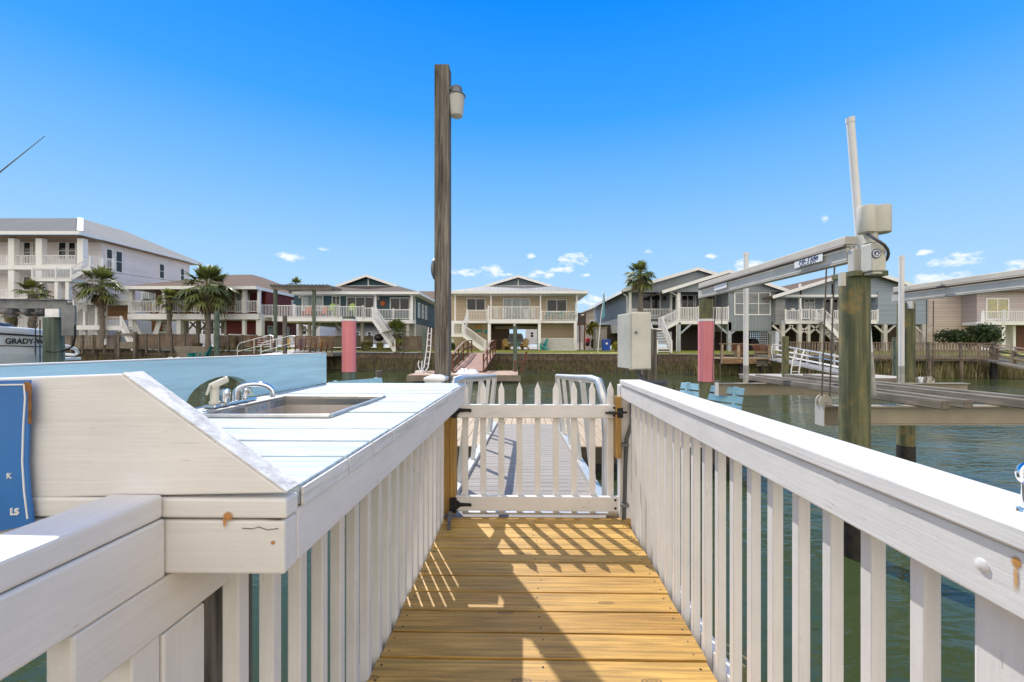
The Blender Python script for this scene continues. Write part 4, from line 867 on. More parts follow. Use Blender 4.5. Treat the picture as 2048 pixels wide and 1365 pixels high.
part('platform', MB().px(205, 244, 653, 661, 40.8, 1.5), M_rails, t); railpx(t, 207, 242, 634, 653, 40.82, sp=.13)
stairs(t, (X_(244,40.8), 40.8, Z_(655,40.8)), (X_(266,40.8), 40.8, .85), (0,1.2,0), 6)
for px_ in (210, 238): postpx(t, px_-1.5, px_+1.5, 661, 690, 40.9)
railpx(h, 522, 551, 610, 632, 42.5, posts=(0,1)); part('side_step', MB().px(520, 552, 632, 635, 42.5, 1.2), M_rails, h)
t = thing('grill', 'covered charcoal grill on the porch of the red house', 'grill', P(293,627,42.6))
part('hood', MB().lathe(P(293,606,42.6), [(.45,-.2),(.5,0),(.42,.2),(.2,.33)], 12), M_steel, t, smooth=True); part('cabinet', MB().px(285, 301, 608, 624, 42.4, .5), M_black, t)

# ---- white three storey house
h = thing('house', 'tall white three storey house with grey metal roof and outside stairs', 'house', (X_(60,45), 46, .8))
sW = siding('white_lap_siding', (.85,.80,.80), dep=.35); XR = -42.4; Yf = 42.0; ze = 12.05
part('upper_walls', MB().box(-66, XR+.0, 44.2, 56, 5.3, ze-.1), sW, h)
zr = 14.9
slab(h, [(-70,41.3,ze),(XR+.7,41.3,ze),(XR-4.8,46.8,zr),(-66,46.8,zr)], mat('grey_standing_seam_roof', (.24,.245,.245), .75, spec=.05, var=.05, stripe=('x', .45, .10, .6)))
slab(h, [(XR+.7,41.3,ze),(XR+.7,57.2,ze),(XR-4.8,52,zr),(XR-4.8,46.8,zr)], mat('grey_standing_seam_side', (.24,.245,.245), .75, spec=.05, var=.05, stripe=('y', .45, .10, .6)))
part('hip_cap', MB().bar((XR+.7,41.3,ze+.04),(XR-4.8,46.8,zr+.04), .45, .05), M_white, h)
part('fascia', MB().box(-70,XR+.72,41.22,41.27,ze-.3,ze).box(XR+.72,XR+.77,41.3,57.2,ze-.3,ze), M_trim, h)
part('porch_ceiling', MB().box(-70,XR+.6,41.4,57,ze-.35,ze-.3), mat('warm_ceiling', (.35,.25,.18), .7), h)
for (a_, b_) in ((16,28),(71,83.5),(154,166)):
    postpx(h, a_, b_, 477, 532, Yf, name='porch_column', d=.5); 
for (a_, b_) in ((16,28),(71,83.5)): postpx(h, a_, b_, 541, 598, Yf, name='porch_column', d=.5)
z2, z1 = Z_(531,Yf), Z_(597,Yf)
part('deck', MB().box(-68, XR+.1, Yf-.05, 44.19, z2-.42, z2), M_trim, h, label='upper deck'); part('deck', MB().box(-68, XR+.6, Yf-.05, 44.19, z1-.42, z1), M_trim, h, label='lower deck')
railpx(h, -20, 15, 512, 529, Yf+.2); railpx(h, 28, 71, 511, 529, Yf+.2, posts=()); railpx(h, 83, 152, 511, 530, Yf+.2, posts=()); rail3((XR,42.2,z2),(XR+1.2,44.2,z2), 1.0, par=h, posts=(1,)) 
railpx(h, -20, 15, 580, 596, Yf+.2); railpx(h, 28, 68, 580, 596, Yf+.2, posts=())
for a_, b_ in ((29,44),(47,63),(66,72),(117,134),(137,153)): window(h, a_, b_, 484, 528 if a_ < 100 else 520, 44.2, 1, 2)
for a_, b_ in ((29,44),(47,63)): window(h, a_, b_, 553, 590, 44.2, 1, 2)
for (ya, yb2, za, zb2) in ((44.6,45.35,8.9,11.2),(45.65,46.5,8.9,11.2),(51.2,52.0,9.1,10.9),(54.4,55.1,9.1,10.9)): window(h, 0,0,0,0,0, 1, 2, M_glass, side=(XR, ya, yb2, za, zb2, 1))
part('board_wall', MB().box(-66, XR-.05, 44.3, 56, .7, 5.29), siding('white_board_and_batten', (.80,.79,.79), 'xy', .4, .4), h)
# its outside stairs
ldz = Z_(557,41.2); part('stair_landing', MB().px(64, 143, 557, 563, 40.6, 1.3), M_trim, h); railpx(h, 65, 143, 537, 557, 40.6, posts=(0,.6,1))
for px_ in (68, 112, 134): postpx(h, px_-3.5, px_+3.5, 563, 605, 40.7)
stairs(h, (X_(181,41.3), 41.3, Z_(512,41.3)-1.0), (X_(143,40.6), 40.6, ldz), (0,1.2,0), 10, mt=M_tan)
stairs(h, (X_(112,41.9), 41.9, ldz), (X_(146,41.9), 41.9, z1+.2), (0,1.0,0), 9, mt=M_tan, rail=0)
stairs(h, (X_(178,41.5), 41.5, Z_(602,41.5)), (X_(148,40.5), 40.5, Z_(622,40.5)), (0,1.2,0), 7)
part('stair_deck', MB().px(168, 255, 603, 610, 41.5, 2.5), M_trim, h); railpx(h, 205, 256, 588, 603, 41.5); railpx(h, 172, 204, 585, 603, 41.5)
for px_ in (150, 168, 192, 208): postpx(h, px_-2.5, px_+2.5, 608, 672, 41.8); 
part('lower_wall', MB().px(205, 258, 611, 640, 43, .2), mat('orange_board_wall', (.40,.21,.10), .7, stripe=('z', .2, .15, .7)), h)
part('long_bench_wall', MB().px(118, 206, 651, 660, 41.2, .3), M_trim, h)
t = thing('power_line', 'thin dark power line sagging in front of the white house', 'cable', P(225,540,43.5))
part('wire', MB().tube([P(150,536,43), P(250,549,43), P(345,562,43), P(395,570,43)], .018, 5), M_black, t)
t = thing('house', 'pale grey house wall seen beyond the tall white house at the left edge', 'house', (-60, 52, .8)); part('wall', MB().px(-60, 14, 550, 690, 54, 6), siding('pale_far_siding', (.55,.55,.54)), t)
slab(t, [(X_(-70,53),53,Z_(548,53)),(X_(18,53),53,Z_(548,53)),(X_(10,60),60,Z_(530,60)),(X_(-60,60),60,Z_(530,60))], M_shing_g)

# ---- grey house with two gables
h = thing('house', 'grey stilt house with two gables and front stairs', 'house', (X_(1400,39), 39, .7))
sG = siding('grey_vertical_siding', (.27,.31,.345), 'xy', .3, .5); Y1, Y2 = 39.2, 37.2
XL = X_(1258,Y1); zfl = Z_(641,Y2)
part('upper_walls', MB().box(XL, X_(1540,Y1), Y1+1.2, 57, zfl-.35, 6.1), sG, h)
part('room_walls', MB().box(X_(1457,Y2), X_(1551,Y2), Y2, Y1+1.19, Z_(662,Y2), Z_(574,Y2)), sG, h)
def gable(par, xl, xm, xr, ze_l, zr, ze_r, yf, yb_, mr, mw, zw, th=.14, wy=None):
    slab(par, [(xl,yf,ze_l),(xm,yf,zr),(xm,yb_,zr),(xl,yb_,ze_l)], mr, th); slab(par, [(xm,yf,zr),(xr,yf,ze_r),(xr,yb_,ze_r),(xm,yb_,zr)], mr, th)
    wy = wy or yf+.35
    part('gable', MB().prism([(xl+.35,wy,zw),(xr-.35,wy,zw),(xr-.35,wy,ze_r-.05),(xm,wy,zr-.16),(xl+.35,wy,ze_l-.05)], (0,.12,0)), mw, par)
    f = MB(); f.bar((xl,yf-.03,ze_l-.08),(xm,yf-.03,zr-.08),.05,.26); f.bar((xm,yf-.032,zr-.08),(xr,yf-.032,ze_r-.08),.05,.26); part('rake_board', f, M_trim, par)
pk1 = P(1396,536,Y1-.4); pk2 = P(1459,541,Y2-.5)
gable(h, X_(1245,Y1-.4), pk1.x, X_(1550,Y1-.4), Z_(580,Y1-.4), pk1.z, Z_(582,Y1-.4), Y1-.4, 57, M_shing_g, sG, Z_(585,Y1))
gable(h, X_(1324,Y2-.5), pk2.x, X_(1578,Y2-.5), Z_(583,Y2-.5), pk2.z, Z_(581,Y2-.5), Y2-.5, 50, M_shing_g, sG, Z_(585,Y2))
part('side_fascia', MB().box(X_(1245,Y1-.4)-.05, X_(1245,Y1-.4)-.005, Y1-.3, 57, Z_(580,Y1-.4)-.3, Z_(580,Y1-.4)), M_trim, h)
part('floor_band', MB().box(XL-.03, XL-.003, Y1+1.2, 57, zfl-.9, zfl-.1), mat('grey_floor_band', (.36,.37,.36), .7), h)
window(h, 1283, 1321, 589, 632, Y1+1.2, 2, 1, M_glass, name='patio_door'); window(h, 1362, 1388, 590, 637, Y1+1.2, 2, 1, M_glass, name='patio_door'); window(h, 1390, 1430, 590, 637, Y1+1.2, 2, 1, M_glass, name='patio_door')
window(h, 1468, 1541, 585, 631, Y2, 3, 2, mat('window_with_blinds', (.26,.29,.31), .12, var=.08, stripe=('z', .08, .3, .35), spec=.8))
window(h, 1340, 1352, 592, 636, Y1+1.2, 1, 1, M_black, name='door')
part('deck', MB().box(X_(1255,Y1), X_(1356,Y1), Y1, Y1+1.19, zfl-.3, zfl).box(X_(1356,Y2), X_(1457,Y2)-.01, Y2, Y1+1.19, zfl-.32, zfl-.004), M_rails, h)
railpx(h, 1258, 1340, 618, 638, Y1, bw=.05); railpx(h, 1357, 1456, 615, 640, Y2, bw=.06, posts=(0,.4,1))
for (a_, b_, Y_) in ((1258,1263,Y1),(1340.5,1344.5,Y1),(1355,1361,Y2)): postpx(h, a_, b_, 583, 641, Y_, name='porch_post')
for (a_, b_) in ((1355,1361.5),(1456,1463),(1543,1551)):
    postpx(h, a_, b_, 645, 706, Y2, mat('light_grey_post', (.40,.44,.48), .6) if a_ == 1355 else bpy.data.materials['light_grey_post'])
for px_, s_ in ((1361,1),(1456,-1),(1463,1),(1543,-1)): x = X_(px_,Y2); brace(h, (x,Y2+.1,Z_(668,Y2)), (x+s_*.95,Y2+.1,Z_(648,Y2)), bpy.data.materials['light_grey_post'])
part('room_band', MB().box(X_(1463,Y2), X_(1543,Y2), Y2+.05, Y2+.12, Z_(660,Y2), Z_(646,Y2)) , bpy.data.materials['light_grey_post'], h) if 0 else None
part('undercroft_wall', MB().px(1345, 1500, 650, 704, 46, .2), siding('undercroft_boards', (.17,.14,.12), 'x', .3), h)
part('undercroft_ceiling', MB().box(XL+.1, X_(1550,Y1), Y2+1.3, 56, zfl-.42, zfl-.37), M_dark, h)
scn = MB()
for k in range(12): scn.px(1498+k*4.2, 1500.2+k*4.2, 662, 701, 43, .06)
for j in range(10): scn.px(1498, 1548, 661+j*4.4, 663+j*4.4, 42.98, .02)
part('block_screen', scn, M_pilew, h)
part('skirt', MB().px(1195, 1240, 650, 692, 47, .1), M_dark, h)
stairs(h, (X_(1357,Y2-.1), Y2-.1, zfl), (X_(1326,36.9), 36.9, Z_(657,36.9)), (0,1.0,0), 6)
stairs(h, (X_(1324,36.6), 36.6, Z_(657,36.9)), (X_(1341,35.2), 35.0, .62), (-1.15,0,0), 9)
part('mid_landing', MB().px(1300, 1327, 657, 660, 36.6, 1.2), M_rails, h)
part('down_pipe', MB().tube([P(1247,588,39),P(1254,594,39),P(1254,640,39.2)], .04, 8), M_trim, h, smooth=True); part('down_pipe', MB().tube([P(1339,583,37),P(1350,589,37),P(1354,592,37.1),P(1353,704,37.1)], .04, 8), M_trim, h, smooth=True)
part('wall_lantern', MB().px(1328, 1332, 593, 601, 40.2, .15), M_black, h)

# ---- blue grey house
h = thing('house', 'blue grey stilt house with a wide gable behind the lift motor', 'house', (X_(1710,38), 38, .6))
sL = siding('blue_grey_lap_siding', (.32,.385,.46)); Yf, Yw = 36.2, 38.2; zfl = Z_(642,Yf)
pk = P(1727,537,Yf-.5)
part('upper_walls', MB().box(X_(1565,Yw), X_(1856,Yf), Yw, 52, zfl-.3, Z_(585,Yf)), sL, h)
part('room_walls', MB().box(X_(1756,Yf), X_(1857,Yf), Yf, Yw-.01, zfl-.3, Z_(583,Yf)), sL, h)
part('left_wall', MB().box(X_(1551,Yf+.6), X_(1571,Yf+.6), Yf+.6, Yw-.01, Z_(649,Yf), Z_(590,Yf)), siding('pale_grey_lap_siding', (.36,.37,.38)), h)
gable(h, X_(1545,Yf-.5), pk.x, X_(1892,Yf-.5), Z_(593,Yf-.5), pk.z, Z_(591,Yf-.5), Yf-.5, 53, M_shing_b, sL, Z_(596,Yf), wy=Yf+.1)
part('porch_opening', MB().px(1571, 1756, 590, 594, Yf+.05, .04), M_trim, h)
window(h, 1607, 1629, 597, 622, Yw, 2, 3, M_glassc); window(h, 1645, 1690, 598, 640, Yw, 3, 1, M_glass, name='patio_door')
part('deck', MB().box(X_(1571,Yf), X_(1756,Yf)-.01, Yf-.01, Yw-.01, Z_(648,Yf), Z_(641,Yf)), M_rails, h)
railpx(h, 1571, 1598, 621, 640, Yf, posts=(0,1)); railpx(h, 1602, 1620, 619, 638, Yf-.4, posts=(0,1)); railpx(h, 1621, 1645, 619, 639, Yf-.4, posts=(0,1)); railpx(h, 1664, 1755, 621, 641, Yf, posts=(.8,1), bw=.05)
for (a_, b_) in ((1599.5,1603),(1663,1666)): postpx(h, a_, b_, 568, 642, Yf+.1, name='porch_post')
stairs(h, (X_(1648,Yf-.5), Yf-.5, zfl), (X_(1700,Yf-.5), Yf-.8, .9), (0,1.0,0), 10, mt=M_brown)
for (a_, b_) in ((1563,1570),(1597,1604),(1616,1621),(1642,1647),(1768,1775),(1845,1853)):
    postpx(h, a_, b_, 649, 703, Yf, M_pilew); x = X_((a_+b_)/2,Yf)
    for s_ in (-1, 1): brace(h, (x+s_*.1,Yf+.1,Z_(667,Yf)), (x+s_*.85,Yf+.1,Z_(651,Yf)), M_pilew)
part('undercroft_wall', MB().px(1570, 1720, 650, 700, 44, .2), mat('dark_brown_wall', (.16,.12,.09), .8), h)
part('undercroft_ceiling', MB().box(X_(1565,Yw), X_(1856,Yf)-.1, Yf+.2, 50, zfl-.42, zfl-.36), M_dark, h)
part('chair_on_deck', MB().px(1583, 1590, 617, 621, Yf+.5, .3), M_white, h)

# ---- pink house at the right edge
h = thing('house', 'pale pink house with lap siding and a round bush in front, at the right edge', 'house', (X_(1960,36), 36, .6))
sP = siding('pale_pink_lap_siding', (.70,.59,.53), per=.22); 
part('side_wing', MB().px(1826, 1955, 583, 700, 37.5, 9), sP, h); part('front_room', MB().px(1954, 2130, 572, 650, 36.2, 8), siding('mauve_lap_siding', (.52,.45,.44), per=.22), h)
slab(h, [(X_(1905,35.6),35.6,Z_(580,35.6)),(X_(2140,35.6),35.6,Z_(580,35.6)),(X_(2140,46),46,Z_(585,46)+1.2),(X_(1905,46),46,Z_(585,46)+1.2)], M_shing_b)
window(h, 1971, 2017, 597, 640, 36.2, 2, 1, mat('yellowish_window', (.45,.38,.12), .1, col2=(.25,.25,.15), vs=3, spec=.8), name='patio_door')
part('deck', MB().px(1960, 2120, 644, 650, 34.8, 1.39), M_rails, h); railpx(h, 1965, 2006, 623, 644, 34.8); railpx(h, 2008, 2110, 622, 644, 34.8)
postpx(h, 2004, 2011, 650, 694, 34.9); postpx(h, 2026, 2032, 652, 700, 36); part('lower_wall', MB().px(1985, 2032, 655, 700, 37, .2), siding('white_boards', (.6,.6,.6), 'x', .25), h); part('dark_opening', MB().px(2034, 2110, 650, 705, 37.2, .1), M_brown, h)

# ---- glimpses between and behind the houses
t = thing('house', 'beige house far back between the beige stilt house and the grey house', 'house', (X_(1185,68), 68, .7))
part('wall', MB().px(1165, 1202, 634, 700, 66, 8), siding('pale_beige_siding', (.50,.44,.36)), t); part('gable', MB().prism([P(1150,634,65.8),P(1230,634,65.8),P(1230,625,65.8),P(1200,611,65.8),P(1150,630,65.8)], (0,.2,0)), bpy.data.materials['pale_beige_siding'], t)
slab(t, [P(1148,633,65),P(1205,610,65),P(1205,610,65)+Vector((0,12,0)),P(1148,633,65)+Vector((0,12,0))], M_shing_g); window(t, 1180, 1195, 641, 655, 66, 2, 1); railpx(t, 1168, 1200, 652, 660, 64)
t = thing('house', 'brown roofed house glimpsed between the teal house and the light post', 'house', (X_(850,60), 60, .7))
part('wall', MB().px(835, 905, 612, 698, 60, 8), siding('brown_far_siding', (.30,.22,.17)), t)
slab(t, [P(822,602,59),P(912,602,59),P(905,583,66),P(830,583,66)], M_shing_b); window(t, 872, 886, 618, 636, 60, 1, 2)
t = thing('house', 'white houses on the far street seen through the open carport', 'house', (X_(1045,85), 85, .7)); part('wall', MB().px(1052, 1078, 658, 689, 85, 8), siding('far_white_siding', (.6,.6,.6)), t); window(t, 1060, 1068, 664, 676, 85, 1, 2); part('wall', MB().px(1000, 1012, 655, 690, 80, 8), siding('far_pale_green', (.42,.52,.46)), t)
t = thing('house', 'pale house glimpsed under the red house', 'house', (X_(420,80), 80, .7)); part('wall', MB().px(330, 640, 640, 690, 80, 8), bpy.data.materials['far_white_siding'], t)
for a_ in (405, 447, 600, 572): window(t, a_, a_+14, 652, 670, 80, 1, 2)

# a row of houses on the street behind, seen only under and between the stilt houses
far_l = ('pale', 'cream', 'white', 'grey', 'blue grey', 'sand coloured')
far_c = ((.55,.55,.52), (.58,.52,.42), (.62,.62,.60), (.36,.38,.40), (.30,.36,.42), (.50,.44,.34))
for k, (xa, xb, wh) in enumerate(((-60,90,'under the tall white house'),(150,330,'beyond the left fences'),(560,640,'seen beneath the pergola deck'),(655,790,'seen beneath the teal house deck'),(1215,1330,'left of the grey house stairs'),(1345,1500,'seen beneath the grey house'),(1560,1700,'seen beneath the blue grey house'),(1715,1880,'behind the dark bush under the blue grey house'),(2010,2160,'behind the pink house porch'))):
    t = thing('house', far_l[k % 6]+' house on the far street '+wh, 'house', (X_((xa+xb)/2,88), 88, .7), group='houses on the street behind')
    part('wall', MB().px(xa, xb, 657, 689, 88, 7), siding('far_siding_'+far_l[k % 6].split()[0], far_c[k % 6]), t)
    slab(t, [P(xa-4,657,87),P(xb+4,657,87),P(xb-12,648,91),P(xa+12,648,91)], M_shing_g)
    x = xa+8
    while x < xb-14: window(t, x, x+8, 664, 676, 88, 1, 2); x += 24
# ================================================================ PALMS AND PLANTS
M_palm = mat('palm_fronds', (.24,.265,.075), .5, col2=(.10,.13,.035), vs=1.3, trans=.3); M_palmy = mat('yellow_green_fronds', (.25,.27,.05), .55, col2=(.13,.17,.03), vs=1.3, trans=.25)
M_dead = mat('dry_brown_fronds', (.24,.17,.09), .8, var=.25, vs=3); M_ptr = mat('palm_trunk_bark', (.26,.22,.175), .9, col2=(.12,.10,.08), vs=6, st=(1,1,3), bump=1, bs=18)
M_leaf = mat('dark_shrub_leaves', (.055,.085,.022), .6, col2=(.025,.045,.012), vs=2, trans=.15); M_leafy = mat('golden_green_leaves', (.36,.31,.03), .6, col2=(.16,.18,.02), vs=2, trans=.2)
def palm(label, pxc, Y, y_base, y_crown, rpx, n_f, tr, seed, green=M_palm, skirt=10, pxb=None, droop=1.0, zb_=None, trunk_top=None):
    rnd = random.Random(seed); c_ = P(pxc, y_crown, Y); b_ = P(pxb if pxb is not None else pxc, y_base, Y); Rr = rpx/F_PX*Y
    t = thing('palm_tree', label, 'palm', b_, group='palms across the canal')
    tp = Vector((c_.x, c_.y, c_.z-Rr*.12)); m1 = b_.lerp(tp, .5)+Vector((rnd.uniform(-.1,.1),0,0)); pts = [b_-Vector((0,0,.3))]+[b_.lerp(m1, k/5) for k in range(1, 6)]+[m1.lerp(tp, k/5) for k in range(1, 6)]
    rs = [tr*(1.15 if k < 2 else 1.0)*(1+.10*(k % 2)) for k in range(len(pts))]; rs[-1] = tr*1.35; rs[-2] = tr*1.3
    tk = MB(); tk.tube(pts, rs, 12)
    # old leaf boots criss-crossing the upper trunk
    for k in range(60):
        f_ = rnd.uniform(.30, .98); a_ = rnd.uniform(0, 6.28); p_ = b_.lerp(tp, f_)+Vector((math.cos(a_),math.sin(a_),0))*tr*1.0
        tk.bar(p_, p_+Vector((math.cos(a_+.5)*tr*.5,math.sin(a_+.5)*tr*.5,tr*1.6)), tr*.32, tr*.12)
    part('trunk', tk, M_ptr, t, smooth=False)
    def frond(m, az_, el_, L, fanr, dr):
        d_ = Vector((math.cos(az_)*math.cos(el_), math.sin(az_)*math.cos(el_), math.sin(el_))); s_ = Vector((-math.sin(az_), math.cos(az_), 0)); u_ = s_.cross(d_)*-1
        o_ = tp.copy(); k1 = o_+d_*L*.6; k1.z -= dr*L*.12; k2 = o_+d_*L; k2.z -= dr*L*.35; w_ = .02
        m.add([o_-s_*w_,o_+s_*w_,k1+s_*w_,k1-s_*w_],[(0,1,2,3)]); m.add([k1-s_*w_,k1+s_*w_,k2+s_*w_,k2-s_*w_],[(0,1,2,3)])
        dd = (k2-k1).normalized(); nb = 13
        for i_ in range(nb):
            a_ = R(-100+200*i_/(nb-1))+rnd.uniform(-.06,.06); bd = (dd*math.cos(a_)+s_*math.sin(a_)).normalized(); l_ = fanr*(1-.25*abs(a_)/1.75)*rnd.uniform(.85,1.1)
            bd = (bd+Vector((0,0,.12*abs(math.sin(a_))))).normalized(); q1 = k2+bd*l_*.55; q2 = k2+bd*l_; q2.z -= dr*l_*rnd.uniform(.22,.5); ws = bd.cross(Vector((0,0,1)))
            ws = (ws.normalized() if ws.length > .1 else s_)*fanr*.075
            m.add([k2-ws*.3,k2+ws*.3,q1+ws,q1-ws,q2],[(0,1,2,3),(3,2,4)])
    g = MB()
    for i_ in range(int(n_f*1.3)):
        el_ = R(rnd.uniform(-35, 85) if i_ > n_f*.4 else rnd.uniform(20, 85)); frond(g, rnd.uniform(0,6.283), el_, Rr*rnd.uniform(.42,.62), Rr*rnd.uniform(.42,.55), droop*(1.0 if el_ < .8 else .4))
    part('crown', g, green, t)
    if skirt:
        g = MB()
        for i_ in range(skirt): frond(g, rnd.uniform(0,6.283), R(rnd.uniform(-75,-40)), Rr*.4, Rr*.40, .9)
        part('dead_fronds', g, M_dead, t)
    return t
palm('stout palm with a drooping crown in front of the tall white house', 203, 40.5, 672, 566, 46, 44, .19, 11, skirt=16, pxb=205)
palm('largest palm, shaggy crowned with a ringed trunk, in front of the red house', 416, 39.2, 702, 572, 58, 54, .20, 12, skirt=12, pxb=416)
palm('small yellow green palm with a thin trunk in front of the red house porch', 339, 40.5, 668, 596, 28, 26, .17, 13, M_palmy, 3)
palm('low palm partly hidden behind the steel beam of the left boat lift', 66, 40.5, 700, 584, 36, 24, .25, 14, M_palmy, 10)
palm('tall palm with a round crown above the electrical box', 1280, 36.4, 704, 548, 38, 46, .17, 15, skirt=7)
palm('bushy low palm with spiky fronds beside the teal house stairs', 794, 38.9, 704, 664, 34, 34, .22, 16, M_palmy, 10, droop=.6)
palm('distant palm crown peeking over the roof of the teal house', 592, 62, 640, 570, 21, 34, .2, 17, skirt=2)
palm('squat palm trunk standing at the far left behind the boat', 22, 41, 700, 628, 18, 12, .3, 18, M_palm, 4)
def shrub(label, pxc, Y, y0_, y1_, wpx, n_, m, seed, cat='shrub', name='shrub', ls=.10, flat=.8):
    rnd = random.Random(seed); b_ = P(pxc, y1_, Y); H_ = (y1_-y0_)/F_PX*Y; W_ = wpx/2/F_PX*Y; t = thing(name, label, cat, b_)
    st_ = MB()
    for k in range(6): a_ = rnd.uniform(0,6.28); st_.tube([b_-Vector((0,0,.1)), b_+Vector((math.cos(a_)*W_*.5,math.sin(a_)*W_*.4,H_*.6))], [.03,.012], 5)
    part('stem', st_, M_ptr, t); g = MB()
    blobs = [(rnd.uniform(-.65,.65)*W_, rnd.uniform(-.5,.5)*W_*flat, H_*rnd.uniform(.35,.72), rnd.uniform(.28,.48)) for _ in range(12)]
    for k in range(n_):
        bx_, by_, bz_, br = rnd.choice(blobs); a_ = rnd.uniform(0,6.283); e_ = math.asin(rnd.uniform(-1,1)); rr = rnd.uniform(.6,1.05)
        p_ = b_+Vector((bx_+math.cos(a_)*math.cos(e_)*W_*br*rr, by_+math.sin(a_)*math.cos(e_)*W_*br*rr, bz_+math.sin(e_)*H_*br*.8*rr))
        if p_.z < b_.z: continue
        d1 = Vector((rnd.gauss(0,1),rnd.gauss(0,1),rnd.gauss(0,1))).normalized()*ls; d2 = d1.cross(Vector((rnd.gauss(0,1),rnd.gauss(0,1),rnd.gauss(0,1)))).normalized()*ls*.5
        g.add([p_-d1,p_+d2,p_+d1,p_-d2],[(0,1,2,3)])
    part('foliage', g, m, t); return t
shrub('large dark green rounded bush in front of the pink house', 1938, 33.6, 650, 698, 106, 5200, M_leaf, 21, ls=.11)
shrub('golden green bush beside the grey storage box', 1184, 44, 644, 676, 26, 1500, M_leafy, 22, ls=.10)
shrub('low green bush under the golden bush', 1189, 43, 676, 700, 20, 900, M_leaf, 23)
shrub('dark bush showing under the blue grey house', 1756, 41, 655, 700, 80, 2600, M_leaf, 24, ls=.13)
shrub('yellow green bush under the right corner of the blue grey house', 1806, 42, 668, 703, 46, 1200, M_leafy, 25)
shrub('small green bush at the foot of the beige house stairs', 903, 40.5, 686, 702, 16, 700, M_leaf, 26)
shrub('sparse shrub beside the storage box and the blue bin', 1230, 37.8, 684, 704, 16, 600, M_leafy, 27)
shrub('tall green shrub squeezed between the light post and the beige house', 905, 46, 602, 645, 14, 900, M_leafy, 28)
def tuft(label, pxc, Y, y0_, y1_, wpx, n_, m, seed):
    rnd = random.Random(seed); b_ = P(pxc, y1_, Y); H_ = (y1_-y0_)/F_PX*Y; W_ = wpx/2/F_PX*Y; g = MB()
    for k in range(n_):
        a_ = rnd.uniform(0,6.283); o_ = rnd.random()**.5; r0 = Vector((math.cos(a_),math.sin(a_),0)); p0 = b_+r0*o_*W_*.3; h_ = H_*rnd.uniform(.6,1.1)
        p1 = p0+r0*o_*W_*.25+Vector((0,0,h_*.65)); p2 = p0+r0*o_*W_*.75+Vector((0,0,h_*(1-.25*o_))); u_ = Vector((-math.sin(a_),math.cos(a_),0))*.014
        g.k = rnd.choice((0,1)); g.add([p0-u_,p0+u_,p1+u_,p1-u_,p2],[(0,1,2,3),(3,2,4)])
    return solo('ornamental_grass', g, m, label, 'grass clump', b_, group='ornamental grasses')
tuft('wide straw coloured grass clump right of the pink piling', 732, 38.3, 678, 704, 40, 900, [M_reed, M_reedg], 31)
tuft('narrower straw coloured grass clump next to the bushy low palm', 760, 38.3, 682, 704, 26, 700, [M_reed, M_reedg], 32)
tuft('dry grass clump at the foot of the largest palm', 396, 39.4, 682, 702, 30, 600, [M_reed, M_twig], 33)
tuft('reddish dry grass clump left of the metal ramp rails', 446, 39.2, 690, 702, 16, 400, [M_twig, M_reed], 34)
tuft('tall dead bramble standing against the plank fence', 466, 39.6, 664, 700, 26, 260, [M_twig, M_reed], 35)
# ================================================================ FENCES AND DOCKS
def fence(label, pa, pb, yt, yb, Ya, Yb_, gap, m, sp=.15, bw=.10, frame=FI, npost=5, cap=True, name='fence'):
    a_ = Vector((X_(pa,Ya),Ya,Z_(yb,Ya))); b_ = Vector((X_(pb,Yb_),Yb_,Z_(yb,Yb_))); ha = Z_(yt,Ya)-a_.z; hb = Z_(yt,Yb_)-b_.z
    t = thing(name, label, 'fence', a_, group=None); L = (b_-a_).length; n_ = int(L/sp); g = MB(); d_ = (b_-a_).normalized()
    for k in range(n_):
        p_ = a_.lerp(b_, (k+.5)/n_); h_ = ha+(hb-ha)*k/n_; g.prism([p_-d_*bw/2, p_+d_*bw/2, p_+d_*bw/2+Vector((0,0,h_-.04+random.uniform(-.01,.01))), p_-d_*bw/2+Vector((0,0,h_-.04+random.uniform(-.01,.01)))], (0,.025,0))
    part('pickets', g, m, t)
    g = MB(); up = Vector((0,0,1)); o_ = Vector((0,.05,0))
    g.bar(a_+up*(ha-.2)+o_, b_+up*(hb-.2)+o_, .04, .09); g.bar(a_+up*.2+o_, b_+up*.2+o_, .04, .09)
    if cap: g.bar(a_+up*ha, b_+up*hb, .16, .045)
    part('rails', g, m, t)
    for k in range(npost+1):
        p_ = a_.lerp(b_, k/npost); h_ = ha+(hb-ha)*k/npost
        part('fence_post', MB().box(p_.x-.06,p_.x+.06,p_.y-.09,p_.y-.002 if 0 else p_.y+.14,p_.z-.4,p_.z+h_+.05), M_post, t)
    return t
fence('weathered picket fence with gaps on the left bank, behind the boat', 122, 232, 671, 699, 41.8, 40.9, 1, M_fenc2, .16, .10)
fence('solid brown plank fence in front of the red house', 268, 396, 669, 698, 40.9, 39.9, 0, M_fence, .145, .14)
fence('lower brown plank fence behind the thin pilings left of the metal ramp', 430, 512, 671, 694, 40.2, 39.8, 0, M_fence, .145, .14, npost=3)
fence('brown plank fence right of the bushy palm, running to the light post', 806, 872, 673, 701, 38.6, 40.0, 0, M_fence, .145, .14, npost=2)
t = thing('dock_shed', 'low plank gate box with an opening between the two left fences', 'gate', P(250, 700, 40.6))
part('panel', MB().px(235, 268, 684, 697, 40.6, .08), M_grey, t); part('top_rail', MB().px(232, 270, 667, 671, 40.6, .1), M_grey, t)
for px_ in (233, 266): part('fence_post', MB().px(px_, px_+5, 664, 715, 40.55, .2), M_post, t)
t = thing('bank_walkway', 'long weathered boardwalk with a baluster fence along the right bank', 'boardwalk', (X_(1800,30.5), 30.5, .2))
Yq0, Yq1 = YBp(1560)-1.4, YBp(1985)-1.3; a_ = Vector((X_(1560,Yq0),Yq0,Z_(716,Yq0))); b_ = Vector((X_(1985,Yq1),Yq1,Z_(719.5,Yq1)))
